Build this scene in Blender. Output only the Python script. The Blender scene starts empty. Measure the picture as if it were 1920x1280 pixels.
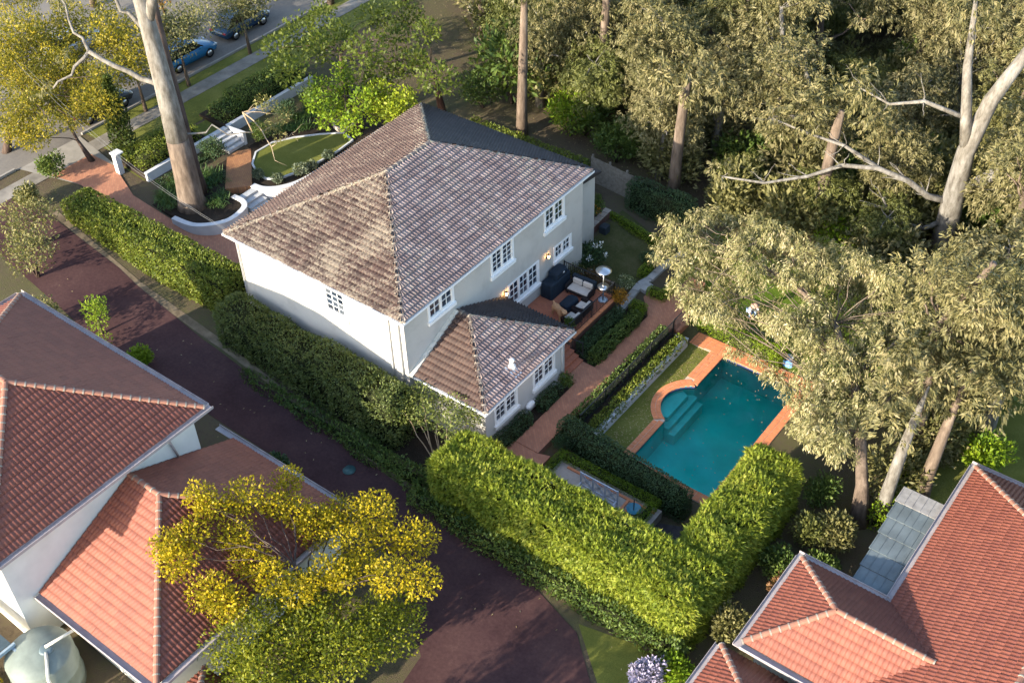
import bpy, bmesh, math, random
import numpy as np
from mathutils import Vector, Matrix

# ------------------------------------------------------------------ camera, sky, sun, exposure
S = bpy.context.scene
COL = S.collection
R = math.radians
CAM = Vector((28.6825, -28.2459, 40.5726))

def setup_camera():
    pitch, yaw, roll = R(41.486), R(-38.651), R(-2.05)
    fw = Vector((math.cos(pitch) * math.sin(yaw), math.cos(pitch) * math.cos(yaw), -math.sin(pitch)))
    rt = Vector((math.cos(yaw), -math.sin(yaw), 0))
    up = rt.cross(fw)
    r2 = rt * math.cos(roll) + up * math.sin(roll)
    u2 = -rt * math.sin(roll) + up * math.cos(roll)
    cd = bpy.data.cameras.new('camera')
    cam = bpy.data.objects.new('camera', cd)
    COL.objects.link(cam)
    m = Matrix((r2, u2, -fw)).transposed().to_4x4()
    m.translation = CAM
    cam.matrix_world = m
    cd.sensor_width = 36
    cd.lens = 2242.07 / 1920 * 36
    cd.clip_end = 600
    S.camera = cam
setup_camera()

SUN_AZ, SUN_EL = R(78), R(18.2)          # direction the light travels (from +X towards +Y), height of the sun
w = bpy.data.worlds.new('World'); S.world = w; w.use_nodes = True
nt = w.node_tree
bg = nt.nodes['Background']
sky = nt.nodes.new('ShaderNodeTexSky')
sky.sky_type = 'NISHITA'; sky.sun_disc = False
sky.sun_elevation = SUN_EL; sky.ozone_density = 1.2; sky.dust_density = 1.0
tosun = Vector((-math.cos(SUN_AZ), -math.sin(SUN_AZ), 0))
sky.sun_rotation = math.atan2(tosun.x, tosun.y)
nt.links.new(sky.outputs[0], bg.inputs[0])
bg.inputs[1].default_value = 0.14
sl = bpy.data.lights.new('sun', 'SUN'); sl.energy = 3.6; sl.angle = R(0.6); sl.color = (1, 0.875, 0.68)
so = bpy.data.objects.new('sun', sl); COL.objects.link(so)
tv = Vector((tosun.x * math.cos(SUN_EL), tosun.y * math.cos(SUN_EL), math.sin(SUN_EL)))
so.rotation_euler = tv.to_track_quat('Z', 'Y').to_euler()
so.location = (0, -20, 60)
S.view_settings.view_transform = 'Standard'; S.view_settings.look = 'None'
S.view_settings.exposure = 1.95; S.view_settings.gamma = 1; S.view_settings.use_curve_mapping = False
try:
    S.cycles.max_bounces = 8; S.cycles.transparent_max_bounces = 12
except Exception:
    pass

rng = np.random.default_rng(7)
random.seed(7)
ZAX = Vector((0, 0, 1))

# ------------------------------------------------------------------ materials
MATS = {}
def _new(name):
    m = bpy.data.materials.new(name); m.use_nodes = True
    n = m.node_tree.nodes; n.clear()
    o = n.new('ShaderNodeOutputMaterial')
    return m, m.node_tree, n, o
def L(t, a, b): t.links.new(a, b)
def c4(c): return (c[0], c[1], c[2], 1)
def pos(n, t, scale=1.0, rot=0.0):
    g = n.new('ShaderNodeNewGeometry')
    mp = n.new('ShaderNodeMapping'); mp.inputs['Scale'].default_value = (scale,) * 3 if not hasattr(scale, '__len__') else scale
    mp.inputs['Rotation'].default_value = (0, 0, rot)
    L(t, g.outputs['Position'], mp.inputs['Vector']); return mp.outputs['Vector']
def noise(n, t, vec, scale, detail=4, rough=.6):
    x = n.new('ShaderNodeTexNoise'); x.inputs['Scale'].default_value = scale; x.inputs['Detail'].default_value = detail
    x.inputs['Roughness'].default_value = rough
    if vec is not None: L(t, vec, x.inputs['Vector'])
    return x.outputs['Fac']
def ramp(n, t, fac, stops, interp='LINEAR'):
    r = n.new('ShaderNodeValToRGB'); r.color_ramp.interpolation = interp
    e = r.color_ramp.elements
    while len(e) < len(stops): e.new(0.5)
    for k, (p, c) in enumerate(stops): e[k].position = p; e[k].color = c4(c)
    L(t, fac, r.inputs['Fac']); return r.outputs['Color']
def mixc(n, t, fac, a, b, mode='MIX'):
    m = n.new('ShaderNodeMix'); m.data_type = 'RGBA'; m.blend_type = mode
    if isinstance(fac, float): m.inputs[0].default_value = fac
    else: L(t, fac, m.inputs[0])
    for i, v in ((6, a), (7, b)):
        if isinstance(v, tuple): m.inputs[i].default_value = c4(v)
        else: L(t, v, m.inputs[i])
    return m.outputs[2]
def math_(n, t, op, a, b=None):
    m = n.new('ShaderNodeMath'); m.operation = op
    for i, v in enumerate((a, b)):
        if v is None: continue
        if isinstance(v, (int, float)): m.inputs[i].default_value = v
        else: L(t, v, m.inputs[i])
    return m.outputs[0]
def bump(n, t, h, strength=.3, dist=.02):
    b = n.new('ShaderNodeBump'); b.inputs['Strength'].default_value = strength; b.inputs['Distance'].default_value = dist
    L(t, h, b.inputs['Height']); return b.outputs['Normal']
def princ(n, t, col, rough=.7, spec=.3, metal=0.0, nrm=None):
    p = n.new('ShaderNodeBsdfPrincipled')
    if isinstance(col, tuple): p.inputs['Base Color'].default_value = c4(col)
    else: L(t, col, p.inputs['Base Color'])
    if isinstance(rough, float): p.inputs['Roughness'].default_value = rough
    else: L(t, rough, p.inputs['Roughness'])
    p.inputs['Specular IOR Level'].default_value = spec
    p.inputs['Metallic'].default_value = metal
    if nrm is not None: L(t, nrm, p.inputs['Normal'])
    return p
def randv(n, t):
    a = n.new('ShaderNodeAttribute'); a.attribute_name = 'rnd'
    o = n.new('ShaderNodeObjectInfo')
    return math_(n, t, 'FRACT', math_(n, t, 'ADD', a.outputs['Fac'], o.outputs['Random']))

def plain(name, col, rough=.6, spec=.3, metal=0.0, var=.15, vs=3.0, bs=25.0, bstr=.15):
    if name in MATS: return MATS[name]
    m, t, n, o = _new(name)
    v = pos(n, t)
    f = noise(n, t, v, vs, 6)
    dk = tuple(c * (1 - var) for c in col); lt = tuple(min(1, c * (1 + var)) for c in col)
    c = ramp(n, t, f, [(.3, dk), (.7, lt)])
    nr = bump(n, t, noise(n, t, v, bs, 4), bstr, .01) if bstr else None
    p = princ(n, t, c, rough, spec, metal, nr)
    L(t, p.outputs[0], o.inputs[0]); MATS[name] = m; return m

def leafmat(name, cols, trans=.25, ns=.7, rough=.55, spec=.3):
    m, t, n, o = _new(name)
    r = randv(n, t)
    f = noise(n, t, pos(n, t), ns, 3)
    k = math_(n, t, 'ADD', math_(n, t, 'MULTIPLY', r, .62), math_(n, t, 'MULTIPLY', math_(n, t, 'SUBTRACT', f, .3), .95))
    st = [(i / (len(cols) - 1), c) for i, c in enumerate(cols)]
    c = ramp(n, t, k, st)
    p = princ(n, t, c, rough, spec)
    tr = n.new('ShaderNodeBsdfTranslucent'); L(t, mixc(n, t, .5, c, (.35, .4, .05)), tr.inputs[0])
    ms = n.new('ShaderNodeMixShader'); ms.inputs[0].default_value = trans
    L(t, p.outputs[0], ms.inputs[1]); L(t, tr.outputs[0], ms.inputs[2]); L(t, ms.outputs[0], o.inputs[0])
    MATS[name] = m; return m

def tilemat(name, base, dark, lich, lo, hi, lscale=9.0, rough=.62, spec=.35):
    m, t, n, o = _new(name)
    v = pos(n, t)
    r = randv(n, t)
    c = mixc(n, t, r, dark, base)
    big = noise(n, t, v, .55, 3)
    fine = noise(n, t, v, lscale, 5, .7)
    s = math_(n, t, 'ADD', math_(n, t, 'MULTIPLY', big, .36), math_(n, t, 'MULTIPLY', fine, .84))
    s = math_(n, t, 'ADD', s, math_(n, t, 'MULTIPLY', r, .05))
    k = n.new('ShaderNodeMapRange'); L(t, s, k.inputs[0]); k.inputs[1].default_value = lo; k.inputs[2].default_value = hi
    lc = mixc(n, t, noise(n, t, v, 3.0, 2), lich, tuple(x * .72 for x in lich))
    c = mixc(n, t, k.outputs[0], c, lc)
    p = princ(n, t, c, rough, spec, 0, bump(n, t, fine, .35, .015))
    L(t, p.outputs[0], o.inputs[0]); MATS[name] = m; return m

def brickmat(name, c1, c2, mortar, bw=.23, bh=.115, rot=0.0, ms=.06, off=.5):
    m, t, n, o = _new(name)
    v = pos(n, t, 1.0, rot)
    b = n.new('ShaderNodeTexBrick'); L(t, v, b.inputs['Vector'])
    b.inputs['Scale'].default_value = 1; b.inputs['Brick Width'].default_value = bw; b.inputs['Row Height'].default_value = bh
    b.inputs['Mortar Size'].default_value = ms * bh; b.offset = off
    b.inputs['Color1'].default_value = c4(c1); b.inputs['Color2'].default_value = c4(c2); b.inputs['Mortar'].default_value = c4(mortar)
    f = noise(n, t, v, 1.2, 5)
    c = mixc(n, t, math_(n, t, 'MULTIPLY', f, .7), b.outputs['Color'], mixc(n, t, .6, b.outputs['Color'], (.08, .06, .05)))
    p = princ(n, t, c, .8, .2, 0, bump(n, t, b.outputs['Fac'], -.3, .01))
    L(t, p.outputs[0], o.inputs[0]); MATS[name] = m; return m

def groundmat(name, stops, s1=.35, s2=6.0, rough=.95, bs=.6, bd=.05):
    m, t, n, o = _new(name)
    v = pos(n, t)
    a = noise(n, t, v, s1, 5); b = noise(n, t, v, s2, 6, .75)
    k = math_(n, t, 'ADD', math_(n, t, 'MULTIPLY', a, .55), math_(n, t, 'MULTIPLY', b, .45))
    c = ramp(n, t, k, stops)
    p = princ(n, t, c, rough, .1, 0, bump(n, t, noise(n, t, v, s2 * 4, 6, .8), bs, bd))
    L(t, p.outputs[0], o.inputs[0]); MATS[name] = m; return m

def watermat(name):
    m, t, n, o = _new(name)
    v = pos(n, t)
    nr = bump(n, t, noise(n, t, v, 2.2, 4), .16, .04)
    tr = n.new('ShaderNodeBsdfTransparent'); tr.inputs[0].default_value = (.42, .95, .94, 1)
    gl = n.new('ShaderNodeBsdfGlossy'); gl.inputs['Roughness'].default_value = .03; L(t, nr, gl.inputs['Normal'])
    fr = n.new('ShaderNodeFresnel'); fr.inputs[0].default_value = 1.33; L(t, nr, fr.inputs['Normal'])
    ms = n.new('ShaderNodeMixShader'); L(t, fr.outputs[0], ms.inputs[0]); L(t, tr.outputs[0], ms.inputs[1]); L(t, gl.outputs[0], ms.inputs[2])
    L(t, ms.outputs[0], o.inputs[0]); MATS[name] = m; return m

def barkmat(name, stops, s=(2.2, 2.2, .5), rough=.85):
    m, t, n, o = _new(name)
    v = pos(n, t, s)
    f = noise(n, t, v, 1.6, 6, .65)
    c = ramp(n, t, f, stops)
    p = princ(n, t, c, rough, .15, 0, bump(n, t, noise(n, t, v, 6, 5), .5, .04))
    L(t, p.outputs[0], o.inputs[0]); MATS[name] = m; return m

def emit(name, col, st):
    m, t, n, o = _new(name)
    e = n.new('ShaderNodeEmission'); e.inputs[0].default_value = c4(col); e.inputs[1].default_value = st
    L(t, e.outputs[0], o.inputs[0]); MATS[name] = m; return m

def stuccomat(name, col):
    m, t, n, o = _new(name)
    st = noise(n, t, pos(n, t, (1.1, 1.1, .25)), 1.5, 5); bl = noise(n, t, pos(n, t), .9, 5)
    k = math_(n, t, 'ADD', math_(n, t, 'MULTIPLY', st, .22), math_(n, t, 'MULTIPLY', bl, .78))
    c = ramp(n, t, k, [(.28, tuple(x * .78 for x in col)), (.5, col), (.75, tuple(x * 1.07 for x in col))])
    p = princ(n, t, c, .85, .15, 0, bump(n, t, noise(n, t, pos(n, t), 40, 4), .25, .01)); L(t, p.outputs[0], o.inputs[0]); MATS[name] = m; return m
STUCCO = stuccomat('stucco', (.50, .475, .435))
WHITE = plain('white_paint', (.8, .8, .79), .5, .35, var=.05, bstr=.05)
CREAM = plain('cream_render', (.62, .62, .58), .8, .2, var=.07, vs=1.0)
def glassmat(name):
    m, t, n, o = _new(name)
    oi = n.new('ShaderNodeObjectInfo'); f = noise(n, t, pos(n, t), 1.3, 3)
    c = ramp(n, t, math_(n, t, 'ADD', math_(n, t, 'MULTIPLY', oi.outputs['Random'], .55), math_(n, t, 'MULTIPLY', f, .45)), [(.3, (.012, .018, .03)), (.6, (.03, .045, .07)), (.85, (.15, .16, .17))])
    p = princ(n, t, c, .05, .8, 0, bump(n, t, noise(n, t, pos(n, t), 2.5, 2), .06, .02)); L(t, p.outputs[0], o.inputs[0]); MATS[name] = m; return m
GLASS = glassmat('window_glass')
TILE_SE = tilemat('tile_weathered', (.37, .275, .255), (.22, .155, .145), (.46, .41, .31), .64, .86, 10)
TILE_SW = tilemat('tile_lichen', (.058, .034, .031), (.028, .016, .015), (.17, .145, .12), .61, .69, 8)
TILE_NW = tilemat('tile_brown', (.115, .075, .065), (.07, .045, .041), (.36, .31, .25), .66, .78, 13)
TILE_NE = tilemat('tile_painted_shade', (.055, .044, .045), (.035, .029, .031), (.42, .41, .38), .79, .86, 12)  # darker tile copy: shade of the north-east slopes is put into the colour
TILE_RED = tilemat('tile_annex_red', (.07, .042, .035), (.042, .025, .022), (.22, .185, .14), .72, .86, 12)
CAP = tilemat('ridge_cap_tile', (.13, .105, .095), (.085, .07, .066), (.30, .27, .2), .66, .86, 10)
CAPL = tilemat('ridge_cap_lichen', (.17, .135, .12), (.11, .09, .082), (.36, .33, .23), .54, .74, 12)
TERRA = tilemat('terracotta_tile', (.19, .062, .041), (.15, .047, .033), (.18, .07, .05), .70, .95, 8)
TERRACAP = plain('terracotta_cap', (.25, .12, .085), .7, .2, var=.15)
GUTTER_GREY = plain('gutter_grey', (.34, .30, .30), .5, .3)
MORTAR = plain('mortar', (.24, .215, .185), .9, .1, var=.2, vs=6)
BRICK = brickmat('brick_paving', (.54, .24, .14), (.43, .18, .11), (.32, .19, .13), .22, .11, R(45))
BRICKP = brickmat('brick_patio', (.56, .19, .10), (.45, .15, .085), (.32, .14, .09), .22, .11, 0)
BRICKY = brickmat('brick_path_yellow', (.42, .20, .085), (.34, .15, .07), (.22, .12, .07), .22, .11, R(30))
BRICKDK = brickmat('brick_wall_dark', (.16, .075, .055), (.11, .05, .045), (.12, .09, .075), .23, .085, 0)
DRIVE = groundmat('burgundy_paving', [(.3, (.032, .017, .018)), (.47, (.058, .03, .031)), (.6, (.08, .043, .041)), (.78, (.13, .08, .07))], .4, 7, bs=.2, bd=.01)
ASPHALT = groundmat('asphalt', [(.3, (.11, .10, .095)), (.5, (.17, .155, .14)), (.75, (.25, .22, .18))], .3, 8, bs=.2, bd=.01)
CONC = plain('concrete', (.27, .25, .225), .9, .1, var=.18, vs=1.5)
STONE = plain('step_stone', (.40, .41, .42), .85, .15, var=.15, vs=4)
STONEW = plain('white_rendered_wall', (.5, .51, .53), .8, .2, var=.09, vs=1.5)
SAND = plain('sandstone', (.36, .30, .25), .85, .15, var=.15, vs=3)
DIRT = groundmat('leaf_litter_ground', [(.28, (.045, .034, .024)), (.45, (.11, .085, .058)), (.6, (.105, .10, .045)), (.8, (.2, .165, .115))], .22, 5, bs=.9, bd=.08)
LAWN = groundmat('lawn', [(.25, (.075, .085, .018)), (.5, (.145, .155, .034)), (.75, (.25, .235, .075))], .6, 11, bs=.9, bd=.05)
LAWNB = groundmat('lawn_bright', [(.25, (.05, .085, .01)), (.5, (.10, .16, .018)), (.75, (.18, .21, .04))], .6, 11, bs=.9, bd=.05)
COPING = plain('terracotta_coping', (.58, .215, .10), .7, .25, var=.16, vs=5)
GROUT = plain('grout', (.55, .42, .33), .9, .1)
POOLSH = plain('pool_shell', (.012, .50, .45), .6, .3, var=.22, vs=.45, bstr=0)
POOLST = plain('pool_step', (.3, .6, .55), .6, .3, var=.15, vs=1.5, bstr=0)
POOLBAND = plain('pool_band', (.03, .05, .12), .3, .5, bstr=0)
WATER = watermat('pool_water')
BLACK = plain('black_metal', (.018, .019, .022), .45, .4, bstr=0)
NAVY = plain('navy_cover', (.012, .022, .035), .75, .25, var=.3, vs=6, bs=9, bstr=.5)
WICKER = plain('dark_wicker', (.02, .016, .018), .7, .3, bs=60, bstr=.5)
CUSH = plain('cream_cushion', (.52, .47, .42), .9, .1, var=.08)
STEEL = plain('stainless_steel', (.6, .6, .6), .28, .5, 1.0, bstr=0)
WOODG = plain('grey_timber', (.20, .175, .145), .85, .15, var=.3, vs=5)
GUMW = barkmat('gum_bark_pale', [(.28, (.06, .052, .045)), (.45, (.135, .125, .11)), (.6, (.2, .19, .175)), (.75, (.28, .265, .245))], (2.4, 2.4, .8))
GUMB = barkmat('gum_bark_brown', [(.3, (.06, .045, .035)), (.55, (.15, .115, .09)), (.75, (.25, .2, .16))])
BARKD = barkmat('dark_bark', [(.3, (.03, .022, .02)), (.55, (.085, .06, .05)), (.8, (.16, .12, .095))])
TWIG = barkmat('pale_twig', [(.3, (.22, .16, .10)), (.7, (.42, .34, .24))])
CORE = plain('inner_twigs', (.022, .026, .012), .95, .05, var=.4, vs=5)

LF_CONIFER = leafmat('leaf_conifer_lime', [(.07, .105, .010), (.15, .20, .018), (.26, .30, .032), (.40, .40, .075)], .3)
LF_DARK = leafmat('leaf_dark_box', [(.014, .034, .016), (.028, .06, .026), (.052, .095, .036), (.09, .135, .05)], .15)
LF_LIME = leafmat('leaf_lime_box', [(.05, .09, .005), (.11, .18, .008), (.18, .26, .012), (.26, .33, .025)], .25)
LF_MID = leafmat('leaf_mid', [(.025, .048, .011), (.05, .088, .018), (.092, .14, .026), (.155, .195, .05)], .2)
LF_HEDGEA = leafmat('leaf_front_hedge', [(.04, .065, .01), (.085, .12, .014), (.155, .19, .022), (.26, .26, .045)], .25)
LF_LILLY = leafmat('leaf_side_hedge', [(.03, .05, .014), (.06, .085, .022), (.10, .13, .034), (.16, .175, .055)], .2)
LF_GUM = leafmat('leaf_gum', [(.085, .092, .032), (.21, .20, .085), (.38, .335, .18), (.56, .48, .33)], .25, .9)
LF_GUMBG = leafmat('leaf_gum_far', [(.065, .064, .026), (.125, .118, .05), (.19, .17, .078), (.27, .23, .125)], .2, .5)
LF_BRIGHT = leafmat('leaf_bright_lime', [(.045, .09, .005), (.10, .18, .008), (.18, .27, .012), (.28, .34, .03)], .35)
LF_YELLOW = leafmat('leaf_yellow', [(.13, .12, .004), (.26, .21, .004), (.40, .30, .005), (.52, .38, .008)], .35)
LF_OLIVE = leafmat('leaf_olive', [(.06, .064, .022), (.115, .112, .04), (.175, .165, .062), (.24, .22, .1)], .2)
LF_CYP = leafmat('leaf_cypress', [(.012, .022, .006), (.025, .045, .01), (.05, .075, .014), (.08, .1, .02)], .1)
LF_STRAP = leafmat('leaf_strap', [(.02, .05, .012), (.04, .09, .02), (.07, .13, .03), (.13, .18, .06)], .2)
LF_GREY = leafmat('leaf_grey_green', [(.05, .075, .05), (.09, .12, .08), (.15, .18, .12), (.22, .25, .18)], .2)
LF_ORANGE = leafmat('leaf_orange', [(.18, .08, .01), (.32, .15, .012), (.42, .2, .02), (.5, .3, .06)], .3)
LF_PURPLE = leafmat('leaf_lilac', [(.18, .17, .28), (.28, .26, .40), (.36, .33, .48), (.45, .42, .55)], .2)
LF_WHITE = leafmat('petal_white', [(.55, .57, .55), (.7, .72, .7), (.78, .8, .78), (.8, .8, .8)], .2)
LF_RUST = leafmat('leaf_rust', [(.06, .03, .02), (.12, .06, .03), (.2, .1, .045), (.28, .17, .08)], .2)
LF_LITTER = leafmat('leaf_litter', [(.10, .07, .03), (.22, .17, .08), (.35, .28, .15), (.45, .38, .22)], .1)
TWIGF = TWIG

# ------------------------------------------------------------------ helpers
def tag(o, label=None, cat=None, group=None, kind=None):
    if label: o['label'] = label
    if cat: o['category'] = cat
    if group: o['group'] = group
    if kind: o['kind'] = kind
    return o
def empty(name, loc, label, cat, group=None, rz=0.0):
    o = bpy.data.objects.new(name, None); COL.objects.link(o)
    o.location = loc; o.rotation_euler = (0, 0, rz); o.empty_display_size = .3
    return tag(o, label, cat, group)
def link(name, me, parent=None, world=True, mat=None):
    """link a mesh; when world is True its vertices are world coordinates even under a parent"""
    o = bpy.data.objects.new(name, me); COL.objects.link(o)
    if mat is not None and not me.materials: me.materials.append(mat)
    if parent is not None:
        o.parent = parent
        if world:
            m = Matrix.Identity(4); q = parent
            chain = []
            while q is not None: chain.append(q); q = q.parent
            for q in reversed(chain): m = m @ q.matrix_parent_inverse @ q.matrix_basis
            o.matrix_parent_inverse = m.inverted()
    return o
def npmesh(name, V, F, mats=None, mi=None, rnd=None, smooth=False):
    V = np.asarray(V, np.float32).reshape(-1, 3); F = np.asarray(F, np.int32)
    k = F.shape[1]
    me = bpy.data.meshes.new(name)
    me.vertices.add(len(V)); me.vertices.foreach_set('co', V.ravel())
    me.loops.add(F.size); me.loops.foreach_set('vertex_index', F.ravel())
    me.polygons.add(len(F)); me.polygons.foreach_set('loop_start', np.arange(0, F.size, k, dtype=np.int32))
    if mats:
        for m in mats: me.materials.append(m)
    if mi is not None: me.polygons.foreach_set('material_index', np.asarray(mi, np.int32))
    if smooth: me.polygons.foreach_set('use_smooth', np.ones(len(F), bool))
    me.update(calc_edges=True)
    if rnd is not None:
        a = me.attributes.new('rnd', 'FLOAT', 'FACE'); a.data.foreach_set('value', np.asarray(rnd, np.float32))
    return me

class MB:
    def __init__(s): s.v = []; s.f = []; s.mi = []; s.sm = []
    def add(s, vs, fs, mi=0, smooth=False):
        b = len(s.v); s.v += [tuple(p) for p in vs]
        for f in fs: s.f.append(tuple(i + b for i in f)); s.mi.append(mi); s.sm.append(smooth)
        return s
    def box(s, x0, x1, y0, y1, z0, z1, mi=0, bv=0.0):
        if bv > 0:
            b = min(bv, (x1 - x0) * .45, (y1 - y0) * .45, (z1 - z0) * .45)
            vs = []
            for z, i in ((z0, b), (z0 + b, 0), (z1 - b, 0), (z1, b)):
                X0, X1, Y0, Y1 = x0 + i, x1 - i, y0 + i, y1 - i
                c = b * .6 if i == 0 else 0
                vs += [(X0 + c, Y0, z), (X1 - c, Y0, z), (X1, Y0 + c, z), (X1, Y1 - c, z), (X1 - c, Y1, z), (X0 + c, Y1, z), (X0, Y1 - c, z), (X0, Y0 + c, z)]
            fs = [tuple(range(7, -1, -1)), tuple(range(24, 32))]
            for k in range(3):
                for i in range(8): j = (i + 1) % 8; fs.append((k * 8 + i, k * 8 + j, k * 8 + 8 + j, k * 8 + 8 + i))
            return s.add(vs, fs, mi)
        vs = [(x0, y0, z0), (x1, y0, z0), (x1, y1, z0), (x0, y1, z0), (x0, y0, z1), (x1, y0, z1), (x1, y1, z1), (x0, y1, z1)]
        return s.add(vs, [(3, 2, 1, 0), (4, 5, 6, 7), (0, 1, 5, 4), (1, 2, 6, 5), (2, 3, 7, 6), (3, 0, 4, 7)], mi)
    def obox(s, o, u, v, n, a, b, c, mi=0):
        """box spanned from o by a*u, b*v, c*n"""
        o, u, v, n = Vector(o), Vector(u), Vector(v), Vector(n)
        p = [o, o + u * a, o + u * a + v * b, o + v * b]; p += [q + n * c for q in p]
        return s.add(p, [(3, 2, 1, 0), (4, 5, 6, 7), (0, 1, 5, 4), (1, 2, 6, 5), (2, 3, 7, 6), (3, 0, 4, 7)], mi)
    def bar(s, a, b, w, h=None, mi=0):
        a, b = Vector(a), Vector(b); d = b - a; l = d.length; d.normalize()
        u = d.cross(ZAX); u = u.normalized() if u.length > 1e-4 else Vector((1, 0, 0)); n = u.cross(d); h = h or w
        return s.obox(a - u * w / 2 - n * h / 2, d, u, n, l, w, h, mi)
    def tube(s, pts, rad, seg=8, mi=0, cap=True, smooth=True):
        pts = [Vector(p) for p in pts]; n = len(pts)
        if not hasattr(rad, '__len__'): rad = [rad] * n
        vs = []; fs = []; prev = None
        for i in range(n):
            d = (pts[min(i + 1, n - 1)] - pts[max(i - 1, 0)]).normalized()
            if prev is None:
                a = d.cross(Vector((0, 0, 1)) if abs(d.z) < .9 else Vector((1, 0, 0))).normalized()
            else:
                a = (prev - d * prev.dot(d)).normalized()
            prev = a; b = d.cross(a)
            for k in range(seg):
                t = 2 * math.pi * k / seg; vs.append(pts[i] + (a * math.cos(t) + b * math.sin(t)) * rad[i])
        for i in range(n - 1):
            for k in range(seg):
                j = (k + 1) % seg; fs.append((i * seg + k, i * seg + j, (i + 1) * seg + j, (i + 1) * seg + k))
        if cap: fs += [tuple(range(seg - 1, -1, -1)), tuple((n - 1) * seg + k for k in range(seg))]
        return s.add(vs, fs, mi, smooth)
    def lathe(s, prof, c=(0, 0, 0), seg=20, mi=0, smooth=True, sx=1, sy=1):
        vs = []; fs = []; n = len(prof)
        for r, z in prof:
            for k in range(seg):
                t = 2 * math.pi * k / seg; vs.append((c[0] + r * sx * math.cos(t), c[1] + r * sy * math.sin(t), c[2] + z))
        for i in range(n - 1):
            for k in range(seg):
                j = (k + 1) % seg; fs.append((i * seg + k, i * seg + j, (i + 1) * seg + j, (i + 1) * seg + k))
        fs += [tuple(range(seg - 1, -1, -1)), tuple((n - 1) * seg + k for k in range(seg))]
        return s.add(vs, fs, mi, smooth)
    def prism(s, poly, z0, z1, mi=0):
        n = len(poly)
        zz0 = z0 if hasattr(z0, '__len__') else [z0] * n; zz1 = z1 if hasattr(z1, '__len__') else [z1] * n
        vs = [(p[0], p[1], z) for p, z in zip(poly, zz0)] + [(p[0], p[1], z) for p, z in zip(poly, zz1)]
        fs = [tuple(range(n - 1, -1, -1)), tuple(range(n, 2 * n))] + [(i, (i + 1) % n, n + (i + 1) % n, n + i) for i in range(n)]
        return s.add(vs, fs, mi)
    def mesh(s, name, mats):
        me = bpy.data.meshes.new(name); me.from_pydata(s.v, [], s.f)
        for m in (mats if isinstance(mats, (list, tuple)) else [mats]): me.materials.append(m)
        me.polygons.foreach_set('material_index', s.mi); me.polygons.foreach_set('use_smooth', s.sm)
        me.update(); return me
    def build(s, name, mats, parent=None, world=True):
        return link(name, s.mesh(name, mats), parent, world)

def copy_tree(o, parent=None):
    c = o.copy(); COL.objects.link(c)
    if parent is not None: c.parent = parent
    for ch in list(o.children): copy_tree(ch, c)
    return c

def jit(p, s): return Vector((p[0] + random.uniform(-s, s), p[1] + random.uniform(-s, s), p[2] + random.uniform(-s, s)))

# ---- terrain: height depends on x only (the street is high, the pool end low)
GX = [(-120, 2.4), (-27, 2.3), (-18.3, 1.05), (-11, 1.0), (0, .02), (3.9, -.12), (7.6, -.56), (120, -.56)]
def g(x):
    for (a, za), (b, zb) in zip(GX, GX[1:]):
        if x <= b: return za + (zb - za) * (x - a) / (b - a)
    return GX[-1][1]
def drape(name, poly, mat, dz, kind='structure', parent=None, zfun=None):
    bm = bmesh.new()
    bm.faces.new([bm.verts.new((p[0], p[1], 0)) for p in poly])
    bm.normal_update()
    for x, _ in GX[1:-1]:
        bmesh.ops.bisect_plane(bm, geom=bm.verts[:] + bm.edges[:] + bm.faces[:], plane_co=(x, 0, 0), plane_no=(1, 0, 0))
    for v in bm.verts: v.co.z = (zfun(v.co.x) if zfun else g(v.co.x)) + dz
    bmesh.ops.triangulate(bm, faces=bm.faces[:])
    for f in bm.faces:
        f.normal_update()
        if f.normal.z < 0: f.normal_flip()
    me = bpy.data.meshes.new(name); bm.to_mesh(me); bm.free(); me.materials.append(mat)
    o = link(name, me, parent)
    if parent is None: o['kind'] = kind
    return o

# ---- leaves: every leaf is a folded four-cornered blade
def unit(a): return a / np.maximum(np.linalg.norm(a, axis=1, keepdims=True), 1e-6)
def leafgeo(C, D, N, ln, wd, fold=.25):
    """C base points, D directions, N normals, ln lengths, wd widths -> V, F"""
    n = len(C); D = unit(D); Sd = unit(np.cross(D, N)); N2 = np.cross(Sd, D)
    ln = np.broadcast_to(ln, n)[:, None]; wd = np.broadcast_to(wd, n)[:, None]
    mid = C + D * ln * .45
    V = np.stack([C, mid + Sd * wd * .5 + N2 * wd * fold, C + D * ln, mid - Sd * wd * .5 + N2 * wd * fold], 1).reshape(-1, 3)
    F = np.arange(4 * n).reshape(n, 4)
    return V, F
def rdir(n):
    v = rng.normal(size=(n, 3)); return unit(v)
def lump(P, s=1.0, ph=0.0):
    x, y, z = P[:, 0] * s + ph, P[:, 1] * s - ph * .7, P[:, 2] * s + ph * 1.3
    return (np.sin(1.7 * x + 1.3 * y) + np.sin(2.9 * y - 1.1 * z + 1) + np.sin(2.3 * z + 1.9 * x + 2) + .6 * np.sin(5.1 * x - 4.3 * y + z) + .5 * np.sin(6.3 * y + 5.7 * z - 2 * x)) / 4.1
class Leaves:
    def __init__(s): s.V = []; s.F = []; s.r = []; s.m = []; s.n = 0
    def add(s, V, F, r=None, mi=0):
        s.V.append(V); s.F.append(F + s.n); s.n += len(V)
        s.r.append(rng.random(len(F)) if r is None else r); s.m.append(np.full(len(F), mi))
        return s
    def mbadd(s, mb, mi):      # quads of an MB (tubes) joined in
        q = [f for f in mb.f if len(f) == 4]
        s.add(np.array(mb.v, float), np.array(q), None, mi)
    def mesh(s, name, mats):
        return npmesh(name, np.concatenate(s.V), np.concatenate(s.F), mats, np.concatenate(s.m), np.concatenate(s.r))
    def build(s, name, mats, parent=None): return link(name, s.mesh(name, mats), parent)

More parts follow.
